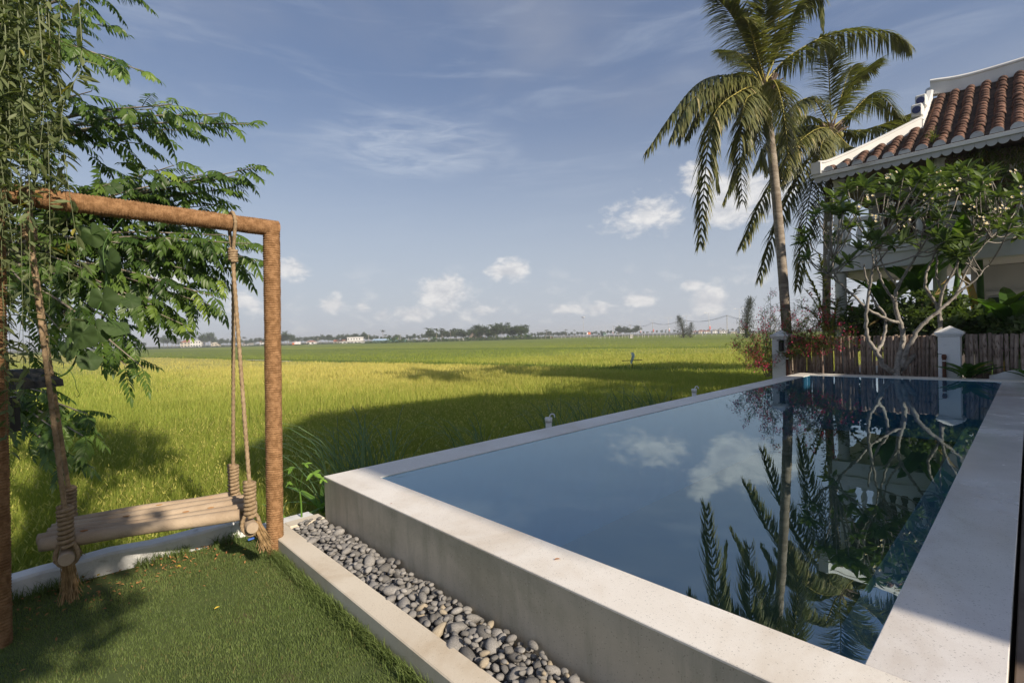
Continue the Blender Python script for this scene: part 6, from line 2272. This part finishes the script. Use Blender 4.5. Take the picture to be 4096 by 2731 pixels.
def place(proto_list, u, dist, scale, label, z=GZ):
    o = random.choice(proto_list)
    if o.name in used:
        n_ = copy_tree(o)
    else:
        n_ = o; used.add(o.name)
    n_.location = gpt(u, dist, z)
    n_.scale = (scale * random.uniform(.9, 1.15), scale * random.uniform(.9, 1.15), scale)
    n_.rotation_euler = (0, 0, random.uniform(0, 6.28))
    n_['label'] = label
    return n_


# (u range, step, top height in picture units, distance, wording)
BELT = [(90, 330, 13, 17, 420, 'behind the pinnate tree at the far left'), (372, 408, 11, 24, 430, 'left of the cream far house'), (462, 486, 9, 28, 420, 'round one right of the white stepped house'),
        (486, 606, 10, 15, 470, 'between the bench ropes'), (644, 668, 9, 27, 360, 'just right of the rope wrapped post'), (668, 790, 11, 18, 450, 'behind the small white houses'), (786, 850, 10, 20, 440, 'behind the large white far villa'),
        (850, 985, 10, 15, 430, 'behind the green barn'), (985, 1090, 9, 24, 330, 'among the areca palms'), (1090, 1205, 8, 32, 280, 'in the bamboo grove'), (1205, 1300, 9, 12, 470, 'left of the tall mast'), (1300, 1420, 10, 10, 560, 'behind the billboard'),
        (1420, 1470, 8, 20, 380, 'dark one behind the road lamps'), (1470, 1720, 14, 8, 640, 'far behind the road')]
ORD = ['first', 'second', 'third', 'fourth', 'fifth', 'sixth', 'seventh', 'eighth', 'ninth', 'tenth', 'eleventh', 'twelfth', 'thirteenth', 'fourteenth', 'fifteenth', 'sixteenth', 'seventeenth', 'eighteenth', 'nineteenth', 'twentieth']
ORD += ['twenty-' + x for x in ORD[:9]] + ['thirtieth'] + ['thirty-' + x for x in ORD[:9]] + ['fortieth'] + ['forty-' + x for x in ORD[:9]] + ['fiftieth'] + ['fifty-' + x for x in ORD[:9]]
for (u0, u1, st, hh, dist, word) in BELT:
    u = u0 + random.uniform(0, st * .5)
    k = 0
    while u < u1:
        dd_ = dist * random.uniform(.93, 1.1)
        H_ = hh * random.uniform(.9, 1.35) / F_PX * dd_
        place(FT, u, dd_, H_ / 8.0, f'{ORD[min(k, 48)]} far tree from the left {word}')
        u += st * random.uniform(.5, .95); k += 1
PALMS = [(560, 28, 430), (735, 16, 430), (915, 24, 330), (880, 27, 430), (886, 24, 432), (962, 22, 340), (985, 34, 320), (1003, 32, 315), (1016, 30, 318), (1035, 26, 312), (1048, 31, 320), (1060, 29, 318), (1072, 28, 310), (1086, 30, 315), (1096, 27, 318), (1108, 26, 312), (1128, 36, 300), (1150, 26, 305),
         (1255, 20, 420), (1262, 17, 425), (1300, 18, 440), (1320, 16, 450), (1290, 14, 460), (1655, 13, 380), (1610, 10, 420), (1530, 12, 420), (1490, 11, 460), (1738, 16, 330)]
for k, (u, hh, dist) in enumerate(PALMS):
    place(FP, u, dist, hh / F_PX * dist / 8.6, f'{ORD[k] if k < 20 else ORD[k - 20] + " last but"} far palm counted from the left along the field edge' if k < 20 else f'{ORD[k - 20]} far palm right of the tall mast area')
for k, u in enumerate((905, 925, 1000, 1022, 1075, 1098, 1112, 1126, 1140, 1168, 1182, 1198, 1215)):
    place(FB, u, random.uniform(268, 300), random.uniform(.7, 1.1) * 1.05, f'{ORD[k]} far banana clump from the left in front of the grove')

# hedges and field-edge scrub read as one mass
mb = MB()
n = 2600
u_ = rng.uniform(100, 1270, n)
dist_ = np.where(u_ < 600, 405, np.where(u_ < 830, 350, 262)) * rng.uniform(.97, 1.03, n)
dd3 = np.array([ray(a, 780) for a in u_])
ph = np.column_stack([dd3[:, 0] / dd3[:, 1] * dist_, dist_, GZ + rng.random(n) * np.where(u_ < 830, 1.0, 1.9)])
scatter(mb, CLUMP, ph, basis(rng.normal(0, 1, (n, 3))), rng.uniform(.8, 1.5, n), rng.random(n) * .8)
tag(mb.build('field_hedge', M['fartree']), 'low dark scrub lining the far edge of the rice field', 'hedge', kind='stuff')


# casuarina trees
def casuarina(base, h, label, seed, lean=0.0, nb=60, rad=.24):
    rs = np.random.default_rng(seed)
    base = np.asarray(base, float)
    t_ = thing('casuarina_tree', base, label, 'tree', 'casuarina trees by the road')
    tk, cr2 = MB(), MB()
    top = base + [lean, 0, h]
    c = spline([base, base + [lean * .2, 0, h * .5], top], 12)
    tube(tk, c, np.linspace(.03 * h, .004 * h, 12), 6)
    nl = leaf_proto(.05, .01, .2, ((0, .5), (.5, 1.0)))
    for k in range(nb):
        t = .12 + .86 * k / nb
        p = c[int(t * 11)]
        an = k * 2.4
        ln = h * rad * (1.05 - t) ** .7 * rs.uniform(.5, 1.2)
        e = p + np.array([math.cos(an) * ln, math.sin(an) * ln, ln * rs.uniform(.1, .7)])
        cc = spline([p, (p + e) / 2, e], 6)
        tube(tk, cc, np.linspace(.006 * h, .002 * h, 6), 4, cap=False)
        n_ = 42
        pp = cc[rs.integers(1, 6, n_)] + rs.normal(0, .035 * h, (n_, 3)) * [1, 1, .8]
        scatter(cr2, nl, pp, basis(rs.normal(0, 1, (n_, 3)) + [0, 0, .3]), h * rs.uniform(.05, .09, n_), rs.random(n_))
    tk.build('trunk', M['darkbark'], t_); cr2.build('crown', M['farpine'], t_)


u, v = zv(3, 2110, 415)
casuarina(gpt(u, 118), 10.6, 'tall thin casuarina tree left of the red flower bush', 1, 1.2, 70, .20)
u, v = zv(3, 1570, 420)
casuarina(gpt(u, 150), 7.6, 'ragged casuarina pair leaning left beside the road, taller half', 2, -1.6, 60, .42)
u, v = zv(3, 1625, 420)
casuarina(gpt(u, 150), 5.4, 'ragged casuarina pair beside the road, shorter right half', 3, .6, 50, .42)

# road, lamps, poles
LAMPS = [(2045, 180, 216), (1785, 215, 248), (1595, 240, 285), (1440, 258, 315), (1305, 275, 349), (1197, 288, 377), (1105, 298, 406), (1028, 308, 440), (960, 317, 480), (900, 322, 503), (845, 328, 535), (797, 335, 578)]
lp_pos = []
proto = thing('street_lamp', (0, 0, 0), 'lamp', 'street lamp', 'street lamps along the far road')
mb = MB(); tube(mb, [(0, 0, -.3), (0, 0, 10)], [.16, .09], 8); mb.build('pole', M['metal'], proto, smooth=True)
for s in (-1, 1):
    mb = MB(); tube(mb, [(0, 0, 9.9), (s * 1.6, 0, 10.2)], .05, 6); mb.build('arm', M['metal'], proto)
    mb = MB(); add_box(mb, (s * 1.9, 0, 10.2), (.9, .35, .16)); mb.build('lamp_head', M['bannerwhite'], proto)
for k, (zx, zy, dist) in enumerate(LAMPS):
    u, v = zv(3, zx, zy)
    o = proto if k == 0 else copy_tree(proto)
    top = D(u, v, dist)
    o.location = (top[0], dist, top[2] - 10.2)
    lp_pos.append(np.array(o.location))
    o['label'] = f'{ORD[k]} street lamp from the right along the far road' if k else 'nearest street lamp, first from the right along the far road'
    if k in (1, 3, 4, 5, 6, 7, 8, 9):
        mb = MB(); c = lp_pos[-1] + [.45, -.1, 2.6]
        add_box(mb, c, (.5, .06, 1.7))
        bn = thing('pole_banner', lp_pos[-1] + [0, 0, 2], f'{"red" if k == 1 else "red and white"} banner on the {ORD[k]} street lamp from the right', 'banner', 'banners on the street lamps')
        mb.build('cloth', M['bannerred' if k in (1, 4) else 'bannerwhite'], bn)
        mb = MB(); add_box(mb, c + [0, -.05, -.5 if k != 1 else .9], (.5, .03, .8 if k != 1 else .3)); mb.build('lower_panel' if k != 1 else 'upper_panel', M['bannerred' if k != 1 else 'bannerwhite'], bn)
rp = np.array(lp_pos)
rz = -.35
ext = np.concatenate([[rp[0] + (rp[0] - rp[1]) * 3], rp, [rp[-1] + (rp[-1] - rp[-2]) * 3]])
mb = MB()
dirs = norm(np.gradient(ext, axis=0) * [1, 1, 0]); nn3 = np.column_stack([-dirs[:, 1], dirs[:, 0], np.zeros(len(ext))])
V = []
for p, nrm in zip(ext, nn3):
    s = 1 if nrm[1] > 0 else -1
    nrm = nrm * s
    q0 = np.array([p[0], p[1], 0])
    V += [q0 - nrm * 9 + [0, 0, GZ - .1], q0 - nrm * 5 + [0, 0, rz], q0 + nrm * 9 + [0, 0, rz], q0 + nrm * 13 + [0, 0, GZ - .1]]
q = [(i * 4 + j, (i + 1) * 4 + j, (i + 1) * 4 + j + 1, i * 4 + j + 1) for i in range(len(ext) - 1) for j in range(3)]
mb.add(V, f4=[x[::-1] for x in q])
tag(mb.build('road', M['roadbank']), kind='structure')
mb = MB()
V2 = []
for p, nrm in zip(ext, nn3):
    s = 1 if nrm[1] > 0 else -1
    q0 = np.array([p[0], p[1], rz + .02]); nrm = nrm * s
    V2 += [q0 - nrm * 4, q0 + nrm * 8]
mb.add(V2, f4=[(2 * i, 2 * i + 1, 2 * i + 3, 2 * i + 2) for i in range(len(ext) - 1)])
tag(mb.build('road_surface', M['asphalt']), kind='structure')

POLES = [(3, 1940, 235, 250, 8.5), (3, 1305, 298, 340, 8.2), (3, 1555, 272, 290, 8.4), (3, 1115, 318, 400, 8.2), (3, 970, 327, 450, 8.4), (3, 1003, 327, 430, 8.0), (2, 800, 300, 330, 8.0), (2, 1073, 292, 360, 9), (2, 1142, 322, 280, 3.4), (2, 1187, 322, 280, 3.4), (2, 367, 320, 380, 6.5), (3, 2350, 245, 215, 8.5)]
pp = []
for k, (zn, zx, zy, dist, h) in enumerate(POLES):
    u, v = zv(zn, zx, zy)
    top = D(u, v, dist)
    t_ = thing('utility_pole', (top[0], dist, top[2] - h), f'{ORD[k]} thin concrete pole by the far road and fields' if k > 1 else ('concrete power pole left of the tall casuarina' if k == 0 else 'concrete power pole between the middle street lamps'), 'pole', 'concrete poles at the field edge')
    mb = MB(); tube(mb, [(top[0], dist, top[2] - h - .5), top], [.20, .13], 7); mb.build('shaft', M['concrete'], t_)
    if h > 7:
        mb = MB(); add_box(mb, top - [0, 0, .3], (1.6, .12, .12)); mb.build('crossarm', M['concrete'], t_)
    pp.append(top)
WL = [(11, 0), (0, 2), (2, 1), (1, 3), (3, 4)]
for k, (i, j) in enumerate(WL):
    for s in (-.7, .7):
        a_, b_ = pp[i] + [s, 0, -.2], pp[j] + [s, 0, -.2]
        t = np.linspace(0, 1, 14)
        c = a_ + (b_ - a_) * t[:, None] - np.column_stack([t * 0, t * 0, 4 * t * (1 - t) * 2.0])
        mb = MB(); tube(mb, c, .055, 4)
        tag(mb.build('power_line', M['wire']), f'{"lower" if s < 0 else "upper"} sagging power line on the {ORD[k]} span from the right', 'wire', 'power lines along the far road')
u, v = zv(3, 712, 250)
top = D(u, v, 526)
t_ = thing('flood_light_mast', (top[0], top[1], top[2] - 21), 'tall slim light mast with a round lamp head left of the billboard', 'mast')
mb = MB(); tube(mb, [top - [0, 0, 21.5], top], [.4, .22], 8); mb.build('pole', M['metal'], t_)
mb = MB(); lathe(mb, [(.6, .4), (2.2, -.3), (2.2, -.9), (.5, -1.2)], top, 12); mb.build('lamp_ring', M['metal'], t_)
u, v = zv(3, 759, 392)
c = D(u, v, 420)
t_ = thing('billboard', c - [0, 0, 3.5], 'red and white roadside billboard with a yellow emblem', 'billboard')
wdt = 32 / UM / F_PX * 420; hgt = 20 / UM / F_PX * 420
mb = MB(); add_box(mb, c, (wdt, .2, hgt)); mb.build('panel', M['bannerred'], t_)
mb = MB(); add_box(mb, c + [-wdt * .34, -.13, 0], (wdt * .32, .05, hgt)); mb.build('white_panel', M['bannerwhite'], t_)
mb = MB(); tube(mb, [c + [wdt * .18, -.11, 0], c + [wdt * .18, -.16, 0]], hgt * .24, 12); mb.build('emblem', M['yellow'], t_)
for s in (-1, 1):
    mb = MB(); tube(mb, [c + [s * wdt * .35, 0, -hgt / 2], c + [s * wdt * .35, 0, -4.5]], .12, 6); mb.build('post', M['metal'], t_)
# truck on the road
u, v = zv(3, 887, 398)
c = D(u, v, 410)
c[2] = rz + .05
t_ = thing('truck', c, 'dark green truck driving on the far road', 'truck')
mb = MB(); bevel_box(mb, c + [0, 0, 2.0], (3.4, 5.5, 2.6), None, .15); mb.build('cargo_box', M['greenwood'], t_)
mb = MB(); bevel_box(mb, c + [0, -3.7, 1.5], (2.6, 1.7, 2.0), None, .15); mb.build('cab', M['fargreen'], t_)
mb = MB(); add_box(mb, c + [0, -4.57, 1.8], (2.0, .06, .7)); mb.build('windscreen', M['window'], t_)
for sx in (-1, 1):
    for yy in (-3.6, 1.6):
        mb = MB(); tube(mb, [c + [sx * 1.0, yy, .5], c + [sx * 1.35, yy, .5]], .5, 12); mb.build('wheel', M['black'], t_)
# fence posts along the field end
me_p = MB(); tube(me_p, [(0, 0, -.2), (0, 0, 1.9)], .10, 6)
pm = me_p.mesh('field_post'); pm.materials.append(M['concrete'])
k = 0
for zx in list(range(360, 1560, 34)) + list(range(1640, 2330, 42)):
    u, v = zv(3, zx + random.uniform(-10, 10), 420)
    dist = 250 if zx < 820 else 190
    o = bpy.data.objects.new('field_post', pm); col.objects.link(o)
    o.location = gpt(u, dist * random.uniform(.97, 1.03)); o.rotation_euler = (random.gauss(0, .05), random.gauss(0, .05), 0); o.scale = (1, 1, random.uniform(.8, 1.3))
    tag(o, f'{ORD[k]} thin pale fence post from the left along the road end', 'post', 'thin fence posts along the road end of the field'); k += 1
u, v = zv(3, 1120, 405)
c = gpt(u, 180)
mb = MB(); bevel_box(mb, c + [0, 0, .8], (.9, .9, 1.6), None, .05); bevel_box(mb, c + [0, 0, 1.75], (1.2, 1.2, .3), None, .05)
tag(mb.build('pump_block', M['concrete'], origin=c), 'squat concrete pump block on the field edge before the road', 'concrete block')
# harvester and farmer
u, v = zv(1, 2108, 275)
c = gpt(u, 330)
t_ = thing('harvester', c, 'small orange and white harvester at the far left field edge', 'harvester')
mb = MB(); bevel_box(mb, c + [.6, 0, 1.7], (3.6, 2.2, 1.6), None, .2); mb.build('body', M['bannerwhite'], t_)
mb = MB(); bevel_box(mb, c + [-1.8, 0, 1.3], (1.6, 2.0, 1.2), None, .15); mb.build('engine_cover', M['orange'], t_)
mb = MB(); add_box(mb, c + [-1.5, 0, 2.7], (1.8, 1.8, .12)); mb.build('canopy', M['orange'], t_)
mb = MB(); bevel_box(mb, c + [-3.6, 0, .7], (1.6, 3.0, .7), None, .2); mb.build('cutter', M['black'], t_)
for s in (-1, 1):
    mb = MB(); bevel_box(mb, c + [.2, s * .9, .4], (4.2, .5, .8), None, .25); mb.build('track', M['black'], t_)
u, v = zv(1, 2190, 284)
c = gpt(u, 320)
mb = MB()
for s in (-1, 1):
    tube(mb, spline([c + [s * .11, 0, 0], c + [s * .11, -.03, .45], c + [s * .09, 0, .88]], 8), [.055, .06, .065, .07, .075, .085, .09, .095], 8)
    tube(mb, spline([c + [s * .20, 0, 1.38], c + [s * .27, .02, 1.1], c + [s * .25, -.08, .82]], 8), np.linspace(.055, .035, 8), 7)
lathe(mb, [(.12, .82), (.17, .95), (.15, 1.1), (.19, 1.35), (.12, 1.45), (.055, 1.48), (.055, 1.54), (.09, 1.58), (.105, 1.66), (.09, 1.75), (.03, 1.79)], c, 12)
tag(mb.build('person', M['darkwood'], origin=c, smooth=True), 'distant person in dark clothes standing right of the harvester', 'person')

# scarecrow in the paddy
sc = G(1452, 838, -.1)
base = np.array([sc[0], sc[1], GZ])
t_ = thing('scarecrow', base, 'wooden cross scarecrow with a pale plastic sheet in the rice', 'scarecrow')
mb = MB(); tube(mb, [base, base + [0, 0, 1.30]], .02, 6); mb.build('upright', M['darkwood'], t_)
mb = MB(); tube(mb, [base + [-.55, 0, .96], base + [.55, -.05, .98]], .022, 6); mb.build('crossbar', M['darkwood'], t_)
mb = MB()
n1, n2 = 12, 8
V = []
for i in range(n1):
    t = i / (n1 - 1)
    for j in range(n2):
        s = j / (n2 - 1) - .5
        wd = .03 + .16 * math.sin(math.pi * min(1, .15 + t * .8))
        V.append(base + [s * wd + .05 * math.sin(5 * t), .06 * math.sin(s * 9 + t * 6) - .05, 1.40 - .62 * t])
q = [(i * n2 + j, i * n2 + j + 1, (i + 1) * n2 + j + 1, (i + 1) * n2 + j) for i in range(n1 - 1) for j in range(n2 - 1)]
mb.add(V, f4=q); mb.build('plastic_sheet', M['plasticbag'], t_)

# ---------------------------------------------------------------- air
mh, th_, oh = new_mat('haze_air')
pv = th_.node('ShaderNodeVolumePrincipled')
pv.inputs['Color'].default_value = (0.86, 0.90, 0.96, 1)
pv.inputs['Density'].default_value = 0.0006
pv.inputs['Anisotropy'].default_value = 0.1
th_.l.new(pv.outputs[0], oh.inputs['Volume'])
mb = MB(); add_box(mb, (0, 0, 13), (5600, 5600, 30))
hz_o = mb.build('haze', mh)
tag(hz_o, kind='stuff')
